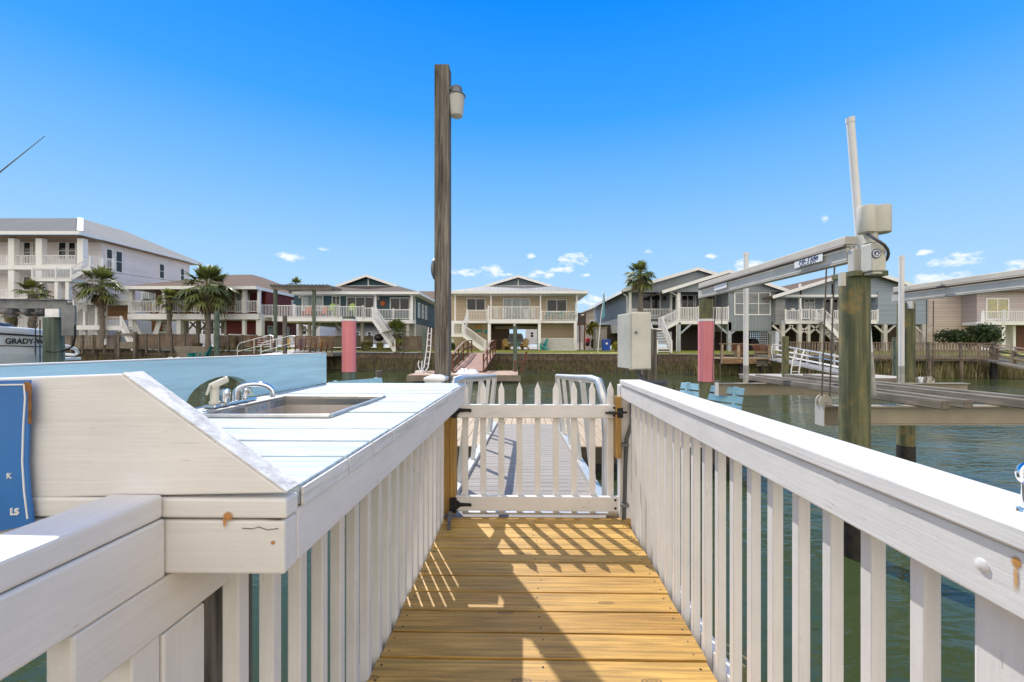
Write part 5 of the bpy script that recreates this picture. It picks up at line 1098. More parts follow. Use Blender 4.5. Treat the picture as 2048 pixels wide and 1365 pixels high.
part('deck', MB().prism([a_+Vector((0,0,.0)), b_, b_+Vector((.2,1.5,0)), a_+Vector((.2,1.5,0))], (0,0,-.12)), M_greyy, t)
g = MB(); n_ = int((b_-a_).length/.17)
for k in range(n_):
    p_ = a_.lerp(b_, k/n_); h_ = Z_(685+2*k/n_, p_.y)-p_.z; g.box(p_.x-.045,p_.x+.045,p_.y-.03,p_.y,p_.z-.1,p_.z+h_-.03)
part('balusters', g, M_fenc2, t)
part('hand_rail', MB().bar(a_+Vector((0,0,Z_(684.5,Yq0)-a_.z)), b_+Vector((0,0,Z_(687,Yq1)-b_.z)), .16, .05).bar(a_+Vector((0,-.05,.05)), b_+Vector((0,-.05,.05)), .05, .1), M_fenc2, t)
for k in range(8):
    p_ = a_.lerp(b_, k/7); part('support_pile', MB().tube([(p_.x,p_.y-.08,-1.5),(p_.x,p_.y-.08,p_.z-.13)], .10, 10), M_fenc2, t, smooth=True); part('fence_post', MB().box(p_.x-.06,p_.x+.06,p_.y-.08,p_.y+.04,p_.z,p_.z+Z_(684,p_.y)-p_.z), M_post, t)
t = thing('ramp', 'weathered wooden ramp with railings at the right edge leading down from the boardwalk', 'ramp', P(2010, 740, 26))
r0, r1 = P(1975,718,28.6), P(2090,742,25.0)
part('deck', MB().bar(r0, r1, 1.2, .1), M_greyy, t)
for o_ in (-.6,.6):
    q_ = Vector((0,o_,0)); part('hand_rail', MB().bar(r0+q_+Vector((0,0,.95)), r1+q_+Vector((0,0,.95)), .1, .06).bar(r0+q_+Vector((0,0,.5)), r1+q_+Vector((0,0,.5)), .05, .12), M_fenc2, t)
    for k in (0,.33,.66,1): p_ = r0.lerp(r1,k)+q_; part('post', MB().box(p_.x-.05,p_.x+.05,p_.y-.05,p_.y+.05,p_.z-.1,p_.z+.98), M_fenc2, t)
part('support_pile', MB().tube([P(1988,760,28),P(1988,724,28)], .17, 10), M_wet, t)
# --- centre: brown ramp and dock in front of the beige house
t = thing('dock', 'tan floating dock in front of the beige house with a brown ramp landing on it', 'dock', P(930, 750, 25))
DZ2 = -.46; Ya, Yb_ = 24.2, 28.3; g = MB(); x = X_(815,Ya)
while x < X_(1036,Ya): g.box(x, x+.15, Ya, Yb_, DZ2-.04, DZ2); x += .158
part('deck_boards', g, mat('tan_deck_boards', (.50,.34,.24), .8, var=.15, vs=2), t); part('rim', MB().box(X_(815,Ya)-.03,X_(1038,Ya)+.1,Ya-.06,Ya-.01,DZ2-.34,DZ2-.02), M_grey, t); part('float', MB().box(X_(826,Ya),X_(1030,Ya),Ya+.1,Yb_-.1,-1.2,DZ2-.05), M_black, t)
part('low_railing', MB().bar(P(1030,744,25),P(1030,722,25),.1,.1).bar(P(1043,744,25),P(1053,704,25),.12,.12).bar(P(1026,724,25),P(1046,724,25),.12,.06), M_brown, t)
t = thing('ramp', 'red brown wooden ramp with handrails leading up to the lawn of the beige house', 'ramp', P(940,730,30))
def ramp_brown():
    A, B = P(936, 742, 26.5), P(967, 706, 35.0); w_ = .95; s = MB(); n_ = 22
    for k in range(n_):
        p_ = A.lerp(B, k/n_); q_ = A.lerp(B, (k+.8)/n_); s.prism([p_+Vector((-w_,0,0)),p_+Vector((w_,0,0)),q_+Vector((w_,0,0)),q_+Vector((-w_,0,0))], (0,0,-.05))
    part('treads', s, mat('pinkish_tread_boards', (.42,.25,.19), .8, var=.12), t)
    for s_ in (-1, 1):
        o_ = Vector((s_*w_,0,0)); f_ = lambda k, h: A.lerp(B, k)+o_+Vector((0,0,h))
        part('side_beam', MB().bar(f_(0,-.1), f_(1,-.1), .08, .3), M_brown, t)
        ht = (1.0,1.15,1.3,1.2,1.0); pr = [f_(k/4, ht[k]) for k in range(5)]; r_ = MB()
        for p_, q_ in zip(pr, pr[1:]): r_.bar(p_, q_, .14, .06); r_.bar(p_-Vector((0,0,.5)), q_-Vector((0,0,.5)), .05, .12)
        part('hand_rail', r_, M_brown, t)
        for k in range(5): part('post', MB().bar(f_(k/4,-.2), f_(k/4,ht[k]-.02), .10, .10), M_brown, t)
ramp_brown()
g = MB(); rnd = random.Random(4); nx_, ny_ = 14, 6; xa, xb = X_(914,26), X_(957,26)
for i_ in range(nx_+1):
    for j_ in range(ny_+1):
        e_ = min(i_, nx_-i_, 2)*min(j_, ny_-j_, 2)/4; g.v.append((xa+(xb-xa)*i_/nx_+rnd.uniform(-.03,.03), 25.2+1.2*j_/ny_+rnd.uniform(-.04,.04), DZ2+.012+e_*rnd.uniform(.08,.30)))
for i_ in range(nx_):
    for j_ in range(ny_): a0 = i_*(ny_+1)+j_; g.f.append((a0, a0+ny_+1, a0+ny_+2, a0+1)); g.m.append(0)
g.box(xa+.02, xb-.02, 25.25, 26.35, DZ2+.001, DZ2+.011)
solo('white_sheet', g, M_white, 'crumpled white sheet lying on the tan dock at the foot of the brown ramp', 'sheet', (xa, 25.2, DZ2), smooth=True)
def pilepx(label, xa, xb, yt, yb, Y, m, name='dock_piling', round_=True):
    x = X_((xa+xb)/2, Y); r_ = (X_(xb,Y)-X_(xa,Y))/2; s = MB(); s.tube([(x,Y,Z_(yb,Y)-.3),(x,Y,Z_(yt,Y))], r_, 14)
    return solo(name, s, m, label, 'piling', (x,Y,Z_(yb,Y)), group='slim pilings along the far docks', smooth=True)
pilepx('slim grey piling in front of the beige house carport', 1026, 1034.5, 652, 742, 27.5, M_pileg)
pilepx('slim dark piling just left of the light post', 845, 852, 658, 745, 28, M_pileg)
pilepx('tall thin green piling in front of the largest palm', 429, 438.5, 622, 735, 33, M_pileg)
pilepx('short brown piling at the top of the metal ramp', 565.5, 574, 632, 712, 33, M_post)
pilepx('dark green piling standing in the right floating dock', 1564.5, 1577, 673, 775, 22, M_pile)
pilepx('slim green piling left of the second white guide pole', 1786, 1794.5, 675, 757, 27.5, M_pileg)
pilepx('slim grey piling behind the lift cables', 1661.5, 1667.5, 666, 752, 27.5, M_post)
pilepx('short grey stub piling beyond the blue bench left of the light post', 751, 763, 742, 775, 13, M_post)
pilepx('short grey stub piling right of the pink wrapped piling', 1428, 1439, 762, 782, 11, M_post)
# ladder on the centre dock
t = thing('ladder', 'white tubular dock ladder leaning beside the light post', 'ladder', P(850, 742, 26))
l_ = MB(); l_.tube([P(857,655,27),P(853,700,27),P(848,735,26.8),P(840,742,26.6),P(836,730,26.5),P(838,722,26.5)], .035, 8); l_.tube([P(863,656,27),P(861,700,27),P(856,735,26.8),P(850,744,26.6),P(843,738,26.5),P(844,722,26.5)], .035, 8)
for yy_ in (668,680,692,704,716,728): l_.tube([P(856-(yy_-655)*.06,yy_,27),P(863-(yy_-655)*.05,yy_,27)], .025, 6)
l_.box(P(830,742,26).x,P(846,742,26).x,26,26.4,DZ2,DZ2+.12); part('frame', l_, M_rails, t, smooth=True)
# --- left: slatted bench platform and metal ramp in front of the teal house
t = thing('bench_platform', 'grey pier platform with a bridge to the lawn in front of the teal house', 'platform', P(600, 710, 35))
part('deck', MB().px(575, 665, 706, 713, 34.5, 3.6), M_grey, t)
for px_ in (590, 640): part('support_pile', MB().tube([P(px_,760,35),P(px_,713,35)], .15, 10), M_post, t)
t = thing('slatted_bench', 'long brown slatted high back bench facing the teal house', 'bench', P(630,708,34.6))
f = MB()
for k in range(6):
    zy = 674+k*4.2; lean = k*.0
    f.bar(P(586+k*1.0, zy, 34.6+.06*k), P(671-k*1.6, zy, 34.6+.06*k), .03, .13)
part('back_slats', f, mat('brown_bench_slats', (.25,.16,.10), .8, var=.2, vs=3), t)
for k in range(8):
    xa = 590+k*11; part('frame', MB().bar(P(xa+1.5,672,34.7), P(xa+(0 if k < 2 else -4),708,34.9), .06, .10), M_brown, t)
part('seat', MB().px(592, 655, 697, 699, 35, .6), M_grey, t)
t = thing('slatted_bench', 'lower brown slatted bench further back behind the metal ramp rails', 'bench', P(520,705,37.5))
f = MB()
for k in range(5): f.bar(P(500, 674+k*4.5, 37.6), P(550, 674+k*4.5, 37.6), .03, .13)
part('back_slats', f, M_brown, t)
for px_ in (503, 523, 545): part('frame', MB().bar(P(px_,672,37.7), P(px_+3,703,37.7), .06, .10), M_brown, t)
t = thing('ramp', 'white metal ramp with bent pipe handrails in front of the red house', 'ramp', P(540,715,33))
A, B = P(500,716,31), P(618,698,36); part('deck', MB().prism([A+Vector((-.8,0,0)),A+Vector((.9,0,0)),B+Vector((.9,0,0)),B+Vector((-.8,0,0))], (0,0,-.12)), mat('pale_ramp_deck', (.62,.58,.53), .7, var=.08), t)
for (pts_, Yr) in (([(475,716),(475,694),(480,687),(490,684),(540,671),(546,673),(547,684)],33),([(522,712),(522,691),(526,686),(536,683),(582,672),(590,673)],32.2)):
    part('handrail', MB().tube([P(a_,b_,Yr) for a_, b_ in pts_], .038, 8), M_alu, t, smooth=True)
    a0, a1 = pts_[0][0], pts_[-1][0]; part('lower_rail', MB().tube([P(a0,704,Yr),P(a1,685,Yr)], .03, 8), M_alu, t, smooth=True)
    for k in (.5, 1): xx = a0+(a1-a0)*k*.92; part('stanchion', MB().tube([P(xx,687-14*k,Yr),P(xx,714-14*k,Yr)], .03, 8), M_alu, t, smooth=True)
# --- left: low dock with grey bench and teal chair
t = thing('dock', 'low grey floating dock behind the blue back board, under the teal chair', 'dock', P(390,724,35)); part('deck', MB().px(325, 440, 724, 732, 34, 3), M_grey, t); part('float', MB().px(330, 436, 732.2, 745, 34.1, 2.8), M_black, t)
t = thing('slatted_bench', 'grey plank bench with a tilted back beside the teal chair', 'bench', P(385,722,35.5)); f = MB()
for k in range(5): f.bar(P(349+k*1.8,695+k*4.4,35.8-.05*k), P(409+k*1.5,695+k*4.4,35.8-.05*k), .03, .16)
part('back_slats', f, M_grey, t)
for px_ in (352, 405): part('frame', MB().bar(P(px_,693,35.9), P(px_+6,722,35.6), .06, .12), M_grey, t)
part('seat', MB().px(362, 430, 714, 717, 35.0, .5), M_grey, t)
t = thing('dock_ladder', 'pair of white hoops of a swim ladder on the low left dock', 'ladder', P(348,722,34.3))
for xx in (341, 356): part('hoop', MB().tube([P(xx-7,726,34.4),P(xx-7,720,34.4),P(xx-4,716,34.4),P(xx,715,34.4),P(xx+4,716,34.4),P(xx+7,720,34.4),P(xx+7,726,34.4)], .045, 8), M_rails, t, smooth=True)
# --- chairs
def plastic(name, c): return mat(name, c, .45, var=.06)
M_teal = plastic('teal_plastic', (.0,.21,.19)); M_or = plastic('coral_plastic', (.72,.20,.13)); M_lime = plastic('lime_plastic', (.36,.52,.12)); M_yel = plastic('yellow_plastic', (.62,.36,.04)); M_aqua = plastic('aqua_plastic', (.02,.34,.36)); M_wch = plastic('white_plastic', (.72,.72,.70)); M_ywood = mat('yellowish_wood_chair', (.38,.24,.07), .6, var=.1)
def adirondack(label, loc, rz, m, group, seat=.36, s=1.0):
    t = thing('adirondack_chair', label, 'chair', (0,0,0), group=group)
    b = MB(); n_ = 7
    for k in range(n_):
        x = (k-(n_-1)/2)*.078; h_ = .98-.10*abs(k-3)**1.3*.35; b.bar((x*.85,.20,seat-.04), (x*1.1,.50,seat-.30+h_), .068, .02)
    b.bar((-.25,.30,seat+.10),(.25,.30,seat+.10),.03,.06); part('backrest', b, m, t)
    part('seat', MB().prism([(-.27,-.28,seat+.02),(.27,-.28,seat+.02),(.25,.24,seat-.08),(-.25,.24,seat-.08)], (0,0,-.03)), m, t)
    for s_ in (-1, 1):
        part('armrest', MB().prism([(s_*.27,-.34,seat+.24),(s_*.40,-.34,seat+.24),(s_*.36,.36,seat+.22),(s_*.29,.36,seat+.22)], (0,0,-.025)), m, t)
        part('leg', MB().bar((s_*.30,-.26,0),(s_*.31,-.26,seat+.23),.03,.09), m, t); part('leg', MB().bar((s_*.29,-.30,seat-.0),(s_*.28,.55,0.02),.03,.10), m, t); part('leg', MB().bar((s_*.31,.30,.02),(s_*.32,.30,seat+.20),.03,.06), m, t)
    t.matrix_world = Matrix.Translation(Vector(loc)) @ Matrix.Rotation(rz, 4, 'Z') @ Matrix.Scale(s, 4); return t
PI = math.pi
adirondack('teal adirondack chair on the low left dock seen from its side', P(405,724,34.8), R(-75), M_teal, 'adirondack chairs', s=1.25)
t = thing('side_table', 'small teal drum table beside the teal adirondack chair', 'table', P(383,724,34.6)); part('drum', MB().lathe(P(383,724,34.5), [(.22,0),(.24,.4),(.27,.62),(.29,.66)], 14), M_teal, t); part('top', MB().lathe(P(383,724,34.5)+Vector((0,0,.661)), [(.34,0),(.34,.03)], 16), M_teal, t)
zT = 3.72
for (px_, Y_, lb) in ((614,39.8,'left coral chair on the deck of the teal house'),(647,39.8,'right coral chair on the deck of the teal house')): adirondack(lb, (X_(px_,Y_),Y_,zT), R(8), M_or, 'coral deck chairs', s=1.05)
for (px_, Y_, lb) in ((662,40.2,'tall lime green chair left of the porch doors of the teal house'),(702,40.2,'tall lime green chair in front of the porch doors of the teal house')): adirondack(lb, (X_(px_,Y_),Y_,zT), R(5), M_lime, 'lime deck chairs', seat=.75)
for k, (px_, lb) in enumerate(((304,'yellow bar chair at the left of the red house porch'),(334,'yellow bar chair beside the small palm on the red house porch'),(372,'yellow bar chair between the palms on the red house porch'))): adirondack(lb, (X_(px_,42.4),42.4,4.3), R(-10+12*k), M_yel, 'yellow bar chairs', seat=.75)
for (px_, lb) in ((1013,'yellow wooden chair left of the parked car'),(1049,'yellow wooden chair right of the parked car')): adirondack(lb, (X_(px_,41.6),41.6,.72), R(18 if px_ < 1030 else -18), M_ywood, 'wooden chairs under the beige house', s=1.1)
adirondack('yellow adirondack chair on the lawn in front of the teal house', (X_(572,38.6),38.6,.85), R(25), M_yel, 'lawn chairs'); adirondack('second yellow adirondack chair on the lawn, behind the slatted bench', (X_(637,38.6),38.6,.85), R(-20), M_yel, 'lawn chairs'); adirondack('teal adirondack chair at the left end of the white lattice', (X_(1084,40.9),40.9,.75), R(-70), M_aqua, 'adirondack chairs', s=1.1)
adirondack('blue adirondack chair behind the slatted bench', (X_(600,38.8),38.8,.85), R(5), plastic('blue_plastic', (.03,.09,.36)), 'lawn chairs')
def table(label, px_, Y_, z_, r_, h_, m, name='patio_table'):
    t = thing(name, label, 'table', (X_(px_,Y_),Y_,z_)); c_ = Vector((X_(px_,Y_),Y_,z_)); part('top', MB().lathe(c_+Vector((0,0,h_-.03)), [(r_,0),(r_,.03)], 20), m, t)
    for a_ in (.7,2.2,3.8,5.3): part('leg', MB().bar(c_+Vector((math.cos(a_)*r_*.7,math.sin(a_)*r_*.7,0)), c_+Vector((math.cos(a_)*r_*.5,math.sin(a_)*r_*.5,h_-.031)), .04, .04), m, t)
table('teal round table in front of the parked car', 1032, 41.3, .72, .5, .75, M_aqua); table('round turquoise table on the right of the beige house deck', 1112, 42.7, 3.35, .75, 1.0, M_aqua); table('white patio table in the middle of the beige house deck', 1030, 41.8, 3.4, .8, .75, M_wch)
def patio_chair(label, px_, Y_, z_, rz, m, group, hb=1.05, seat=.45):
    t = thing('patio_chair', label, 'chair', (0,0,0), group=group); part('seat', MB().lathe((0,0,seat), [(.24,0),(.25,.03)], 14), m, t)
    b = MB()
    for k in range(7): a_ = R(40+k*16.7); x = .24*math.cos(a_); b.bar((x*.8,.20,seat),(x,.25,hb-.10+.10*math.sin(a_)),.03,.015)
    b.tube([(.25*math.cos(R(20+k*14)),.25,hb-.28+.28*math.sin(R(20+k*14))) for k in range(11)], .02, 6); part('backrest', b, m, t)
    for sx in (-1,1):
        for sy in (-1,1): part('leg', MB().bar((sx*.17,sy*.17,seat),(sx*.22,sy*.22,0),.03,.03), m, t)
    t.matrix_world = Matrix.Translation((X_(px_,Y_),Y_,z_)) @ Matrix.Rotation(rz, 4, 'Z'); return t
for (px_, rz, lb) in ((993,0,'white high back chair at the left end of the beige house deck table'),(1008,PI,'white chair pushed to the left side of the white patio table'),(1052,PI,'white chair pushed to the right side of the white patio table'),(1066,0,'white high back chair at the right end of the beige house deck table')):
    patio_chair(lb, px_, 41.4 if rz == 0 else 42.3, 3.4, rz+PI, M_wch, 'white deck chairs', hb=1.35)
for (px_, rz, lb) in ((1094,.5,'turquoise bar chair left of the round turquoise table'),(1126,-.5,'turquoise bar chair right of the round turquoise table'),(1143,-.3,'turquoise bar chair near the corner post of the beige deck')):
    patio_chair(lb, px_, 42.4, 3.35, rz+PI, M_aqua, 'turquoise bar chairs', hb=1.15, seat=.7)
# --- parked car under the beige house
t = thing('parked_car', 'black car parked in the carport under the beige house', 'car', P(1031,698,47)); cY = 45.6; cx_ = X_(1031,cY); z0_ = .70; mcar = mat('black_car_paint', (.010,.011,.013), .15, coat=.8)
b = MB(); prof = [(-.92,.35),(-.95,.75),(-.90,1.05),(-.72,1.62),(-.6,1.74),(.6,1.74),(.72,1.62),(.90,1.05),(.95,.75),(.92,.35)]
b.prism([(cx_+x,cY,z0_+z) for x, z in prof], (0,4.2,0)); part('body', b, mcar, t, bevel=.05); hd = MB(); hd.prism([(cx_+x,cY-1.0,z0_+z) for x, z in [(-.90,.35),(-.93,.7),(-.85,1.0),(.85,1.0),(.93,.7),(.90,.35)]], (0,.99,0)); part('bonnet', hd, mcar, t, bevel=.06)
part('windscreen', MB().quad((cx_-.74,cY-.01,z0_+1.10),(cx_+.74,cY-.01,z0_+1.10),(cx_+.6,cY-.012,z0_+1.62),(cx_-.6,cY-.012,z0_+1.62)), M_glass, t); part('grille', MB().box(cx_-.45,cx_+.45,cY-1.03,cY-1.005,z0_+.55,z0_+.85), M_steel, t)
for s_ in (-1,1):
    part('headlight', MB().box(cx_+s_*.55,cx_+s_*.86,cY-1.03,cY-1.005,z0_+.66,z0_+.82), M_white, t); part('mirror', MB().box(cx_+s_*.94,cx_+s_*1.13,cY+.3,cY+.4,z0_+1.05,z0_+1.25), mcar, t)
    for y_ in (cY-.35, cY+3.3): part('wheel', MB().lathe((cx_+s_*.75,y_,z0_+.35), [(.34,-.11),(.35,0),(.34,.11)], 18, (1,0,0)), M_black, t)
# --- bin, storage box, flag
t = thing('recycling_bin', 'blue wheeled recycling bin with a white mark beside the grey storage box', 'bin', P(1213,699,39.5)); bY = 39.6; x0_, x1_ = X_(1206,bY), X_(1221,bY); blue = plastic('blue_bin_plastic', (.01,.07,.42))
b = MB(); b.prism([(x0_+.05,bY,.68),(x1_-.05,bY,.68),(x1_,bY,1.62),(x0_,bY,1.62)], (0,.7,0)); part('body', b, blue, t); part('lid', MB().prism([(x0_-.03,bY-.05,1.625),(x1_+.03,bY-.05,1.625),(x1_-.02,bY-.05,1.74),(x0_+.04,bY-.05,1.74)], (0,.8,0)), blue, t); part('white_mark', MB().lathe(((x0_+x1_)/2,bY-.003,1.36), [(.10,0),(.10,.004)], 12, (0,-1,0)), M_white, t)
for s_ in (x0_+.06, x1_-.06): part('wheel', MB().lathe((s_,bY+.62,.76), [(.10,-.03),(.10,.03)], 12, (1,0,0)), M_black, t)
t = thing('storage_box', 'grey outdoor storage cabinet left of the blue bin', 'cabinet', P(1200,699,40)); part('body', MB().px(1191, 1214, 657, 697, 40.8, 1.2), mat('taupe_box', (.30,.28,.26), .7), t); part('lid', MB().px(1190, 1215, 654.5, 657, 40.7, 1.4), M_grey, t)
t = thing('feather_flag', 'light blue feather flag on a leaning white pole on the lawn', 'flag', P(1196,706,36.6)); part('pole', MB().tube([P(1195.5,706,36.6),P(1201,640,36.6),P(1207,600,36.6),P(1208,583,36.6)], .03, 6), M_trim, t, smooth=True)
fl = MB(); fl.prism([P(1203,636,36.58),P(1207,638,36.58),P(1210.5,630,36.58),P(1209,615,36.58),P(1210,600,36.58),P(1208.5,583,36.58),P(1206,590,36.58),P(1204.5,612,36.58)], (0,.015,0)); part('banner', fl, mat('light_blue_banner', (.16,.42,.50), .7, var=.12, vs=2, trans=.3), t)
t = thing('red_scooter', 'red vehicle parked far back by the golden bush', 'vehicle', P(1176,690,60)); b = MB(); b.px(1172, 1181, 676, 688, 60, 2.2); part('body', b, plastic('red_paint', (.40,.02,.02)), t, bevel=.2); part('wheel', MB().lathe(P(1175,689,59.9), [(.3,-.1),(.3,.1)], 12, (0,1,0)), M_black, t)
t = thing('grill', 'black covered grill under the grey house', 'grill', P(1516,700,40)); part('cover', MB().prism([P(1500,700,40),P(1520,700,40),P(1518,682,40),P(1512,677,40),P(1505,678,40),P(1501,684,40)], (0,.8,0)), M_black, t, bevel=.05)
t = thing('grill', 'black round grill under the stairs of the teal house', 'grill', P(760,698,39.5)); part('bowl', MB().lathe(P(758,676,39.6), [(.25,-.3),(.45,-.1),(.46,.05),(.3,.28),(.05,.36)], 14), M_black, t, smooth=True); part('leg', MB().bar(P(755,698,39.6),P(757,682,39.6),.05,.05).bar(P(762,698,39.6),P(760,682,39.6),.05,.05), M_black, t)
t = thing('wall_plaque', 'yellow plaque with aqua shelves on the lower wall of the beige house', 'ornament', P(955,660,43.7)); part('plaque', MB().px(951, 963, 652, 658, 43.72, .05), M_yel, t); part('shelf', MB().px(951, 964, 660, 664, 43.72, .05), M_aqua, t); part('shelf', MB().px(970, 976, 660, 668, 43.72, .05), M_aqua, t)
solo('grill_stand', MB().px(1022.5,1040,688,697,41.5,.05), M_aqua, 'low teal box between the wooden chairs', 'box', P(1030,697,41.5)) if 0 else None
# --- right: platform with bench, metal ramp, floating dock
t = thing('pier_platform', 'weathered pier platform with a railing and bench in front of the grey house', 'pier', P(1490,715,30)); pY = 30.2
part('deck', MB().px(1443, 1545, 716, 719, pY, 3.2), M_tan, t); part('rim', MB().px(1447, 1513, 719.2, 728, pY-.05, .05), mat('orange_brown_rim', (.40,.24,.12), .8, var=.2, vs=4, grain=('x',10,.4)), t); part('rim', MB().px(1513, 1545, 719.2, 733, pY+.3, .3), M_grey, t)
part('hand_rail', MB().px(1441, 1496, 687, 689, pY, .18).px(1496, 1541, 688.5, 690.5, pY, .18), M_fenc2, t); part('mid_rail', MB().px(1462, 1480, 703, 706, pY+.1, .05).px(1510, 1540, 703, 706, pY+.1, .05), M_fenc2, t)
for px_ in (1443, 1476, 1538): part('post', MB().px(px_, px_+4, 689.5, 728, pY+.02, .12), M_tan, t)
for px_ in (1478, 1520, 1534): part('support_pile', MB().tube([P(px_+3,750,pY+.4),P(px_+3,729,pY+.4)], .12, 8), M_wet, t)
t = thing('slatted_bench', 'dark slatted bench on the pier platform in front of the grey house', 'bench', P(1490,716,31))
for (xa, xb) in ((1462,1490),(1504,1534)):
    f = MB()
    for k in range(5): f.bar(P(xa+k*1.5,692+k*4,31+.04*k), P(xb+k*1.5,692+k*4,31+.04*k), .03, .12)
    part('back_slats', f, M_brown, t)
    for px_ in (xa+2, xb-2): part('frame', MB().bar(P(px_,690,31.1), P(px_+8,716,31.1), .06, .12), M_post, t)
t = thing('floating_dock', 'pale floating dock on the right beyond the boat lift', 'dock', P(1680,757,22)); g = MB(); x = X_(1541,22)
while x < X_(1832,22): g.box(x, x+.145, 22, 25.2, DZ2-.04, DZ2); x += .153
part('deck_boards', g, mat('pale_dock_boards_right', (.52,.47,.40), .8, var=.12, vs=2), t); part('rim', MB().box(X_(1541,22)-.03,X_(1835,22),21.93,21.98,DZ2-.26,DZ2-.01), M_grey, t); part('float', MB().box(X_(1548,22),X_(1825,22),22.1,25,-1.2,DZ2-.05), M_black, t)
for px_ in (1541, 1838): part('corner_bumper', MB().tube([(X_(px_,22),21.9,DZ2-.25),(X_(px_,22),21.9,DZ2+.06)], .10, 10), M_rails, t)
t = thing('ramp', 'aluminium ramp with tubular railings running down to the right floating dock', 'ramp', P(1620,735,27)); A, B = P(1548,718,30.5), P(1700,749,23.6)
part('deck', MB().bar(A, B, 1.1, .10), mat('grey_ramp_deck', (.40,.39,.37), .7), t)
for k_, o_ in enumerate((Vector((-.35,-.45,0)), Vector((.35,.45,0)))):
    H_ = 1.0; ps = [A+o_, A+o_+Vector((-.1,0,H_*.6)), A+o_+Vector((0,0,H_)), B+o_+Vector((-.6,.3,H_)), B+o_+Vector((-.1,0,H_*.8)), B+o_+Vector((-.35,0,H_*.4)), B+o_+Vector((-.3,0,.1))]
    part('handrail', MB().tube(ps, .04, 8), M_alu, t, smooth=True); part('mid_rail', MB().tube([A+o_+Vector((0,0,.65)), B+o_+Vector((-.4,0,.65))], .03, 6).tube([A+o_+Vector((0,0,.35)), B+o_+Vector((-.4,0,.35))], .03, 6), M_alu, t, smooth=True)
    for k in range(1, 6): p_ = (A+o_).lerp(B+o_, k/6.0); part('stanchion', MB().tube([p_, p_+Vector((0,0,H_))], .03, 6), M_alu, t, smooth=True)
t = thing('ladder', 'aluminium dock ladder at the left end of the right floating dock', 'ladder', P(1590,765,21.8))
for (xa, xb) in ((1581,1590),(1597,1606)): part('side_rail', MB().tube([P(xa,774,21.8),P(xa+1,742,21.8),P(xa+4,722,21.9),P(xb+3,700,22)], .035, 8), M_alu, t, smooth=True)
for yy_ in (708,720,732,744): part('rung', MB().tube([P(1590-(yy_-700)*.2,yy_,21.9),P(1606-(yy_-700)*.2,yy_,21.9)], .025, 6), M_alu, t)
t = thing('dock_cleat_box', 'small blue dock box on the pier behind the metal ramp', 'box', P(1630,712,29)); part('body', MB().px(1628, 1646, 712, 716, 28.5, .5), plastic('pale_blue_box', (.25,.45,.60)), t) ; part('lid', MB().px(1626, 1680, 709.5, 711.8, 28.4, .7), M_fenc2, t)
# ================================================================ LEFT BOAT LIFT AND BOAT
def side_lift():
    Y = 7.0
    piling(108, Y, 637, .125, M_pileg, 'blue green piling under the steel beam of the left boat lift', group='pilings')
    t = thing('boat_lift', 'dark steel lift beam with rollers and plate at the left edge', 'boat lift', P(60,600,Y))
    part('top_beam', ibeam((X_(-400,Y),Y,Z_(604,Y)),(X_(134,Y),Y,Z_(609,Y)), .15, .16), M_steel, t)
    part('drive_plate', MB().box(X_(125,Y-.1),X_(152,Y-.1),Y-.12,Y-.09,Z_(672,Y-.1),Z_(611,Y-.1)), M_steel, t, bevel=.004); part('saddle', MB().box(X_(104,Y),X_(132,Y),Y-.11,Y+.12,Z_(636,Y),Z_(619,Y)), M_alu, t, bevel=.005)
    s = MB(); s.tube([(X_(-60,Y),Y-.05,Z_(625,Y)),(X_(135,Y),Y-.05,Z_(629,Y))], .022, 10); part('drive_shaft', s, M_cable, t, smooth=True)
    for px_ in (30, 36, 66, 88, 96): part('winder_drum', MB().lathe((X_(px_,Y),Y-.05,Z_(626,Y)), [(.05,-.03),(.065,-.028),(.05,0),(.065,.028),(.05,.03)], 12, (1,0,0)), M_rub, t, smooth=True)
    part('hose', MB().tube([P(150,650,Y-.12),P(150,675,Y-.12),P(146,692,Y-.1),P(134,700,Y-.05),P(122,703,Y)], .014, 8), M_black, t, smooth=True)
    for px_ in (71, 80): part('cable', MB().tube([P(px_,640,Y),P(px_,750,Y+.3)], .008, 6), M_cable, t)
    part('strap', MB().tube([P(92,702,Y-.13),P(108,705,Y-.15),P(124,703,Y-.13)], .008, 6), M_black, t)
side_lift()
t = thing('motor_boat', 'white motor boat with dark lettering hanging in the left boat lift', 'boat', (-9, 6, .4))
hm = mat('white_gelcoat', (.84,.84,.82), .25, var=.03, coat=.3); XS, YS = -7.95, 7.56; secs = []; hb = MB()
def BT(along, across, z): return (XS-across, YS-along, z)        # boat lies parallel to its lift, stern towards the canal
for (dx, hw_, keel, zt_) in ((0,1.185,.42,1.33),(.4,1.20,.38,1.35),(2.5,1.22,.30,1.44),(4.5,1.12,.35,1.55),(6.0,.72,.6,1.66),(6.9,.10,1.2,1.72)):
    secs.append([BT(dx,1.22-hw_,zt_),BT(dx,1.22-hw_*.985,zt_-.30),BT(dx,1.22-hw_*.88,keel+.28),BT(dx,1.22,keel-.05),BT(dx,1.22+hw_*.88,keel+.28),BT(dx,1.22+hw_*.985,zt_-.30),BT(dx,1.22+hw_,zt_)])
for sct in secs: hb.v += sct
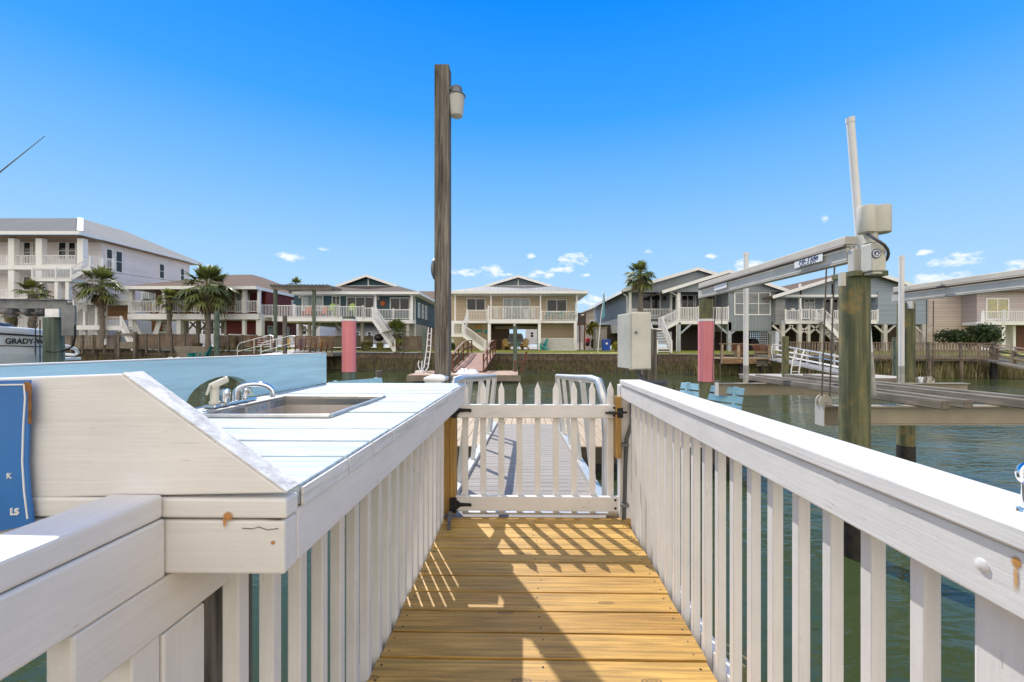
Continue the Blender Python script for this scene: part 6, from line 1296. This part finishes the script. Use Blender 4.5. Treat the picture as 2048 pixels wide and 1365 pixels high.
for i_ in range(len(secs)-1):
    for j_ in range(7): a0, a1 = i_*7+j_, i_*7+(j_+1) % 7; hb.f.append((a0, a1, a1+7, a0+7)); hb.m.append(0)
hb.f.append(tuple(range(7))); hb.m.append(0); hb.f.append(tuple(range(len(secs)*7-1, len(secs)*7-8, -1))); hb.m.append(0)
part('hull', hb, hm, t)
part('rub_rail', MB().bar(BT(-.01,.028,1.335),BT(.4,.014,1.355),.03,.022).bar(BT(.4,.014,1.355),BT(2.5,-.006,1.445),.03,.022), M_black, t)
part('pin_stripe', MB().bar(BT(.0,.040,1.165),BT(.4,.025,1.18),.012,.012).bar(BT(.4,.025,1.18),BT(2.5,.005,1.25),.012,.012), M_black, t)
part('gunwale', MB().prism([BT(.02,.12,1.35),BT(.4,.06,1.37),BT(2.5,.02,1.46),BT(4.4,.12,1.57),BT(4.4,2.3,1.57),BT(.02,2.3,1.35)], (0,0,.11)), hm, t, bevel=.03)
part('windscreen', MB().prism([BT(.25,.35,1.47),BT(.45,.35,1.55),BT(.85,.35,1.60),BT(1.9,.35,1.66),BT(2.6,.35,1.6),BT(2.8,.35,1.5)], (-1.5,0,0)), mat('tinted_screen', (.05,.07,.11), .15), t, bevel=.04)
me_ = text_mesh('GRADY-WHITE', .12, .001, .003); ws_ = max(v.co.x for v in me_.vertices)-min(v.co.x for v in me_.vertices); bpy.data.meshes.remove(me_)
lettering('GRADY-WHITE', .12, (XS-.004, 7.125, 1.262), M_black, t, rot=(R(90),0,R(90)+R(1.0)), sx=.80/ws_, bold=.003)
part('swim_rail', MB().tube([P(112,690,7.6),P(135,693,7.75),P(152,699,7.9),P(156,706,8.0),P(150,711,8.1),P(118,708,8.1)], .025, 10), M_pvc, t, smooth=True)
part('swim_platform', MB().prism([(-8.0,7.58,.98),(-8.05,8.0,.98),(-9.8,8.0,.98),(-9.9,7.58,.98)], (0,0,-.05)), hm, t, bevel=.01)
og = MB(); og.tube([P(-420,610,8.6), P(0,344.5,8.6), P(91,271.5,8.6)], [.02,.012,.005], 8); part('outrigger_pole', og, M_steel, t, smooth=True)
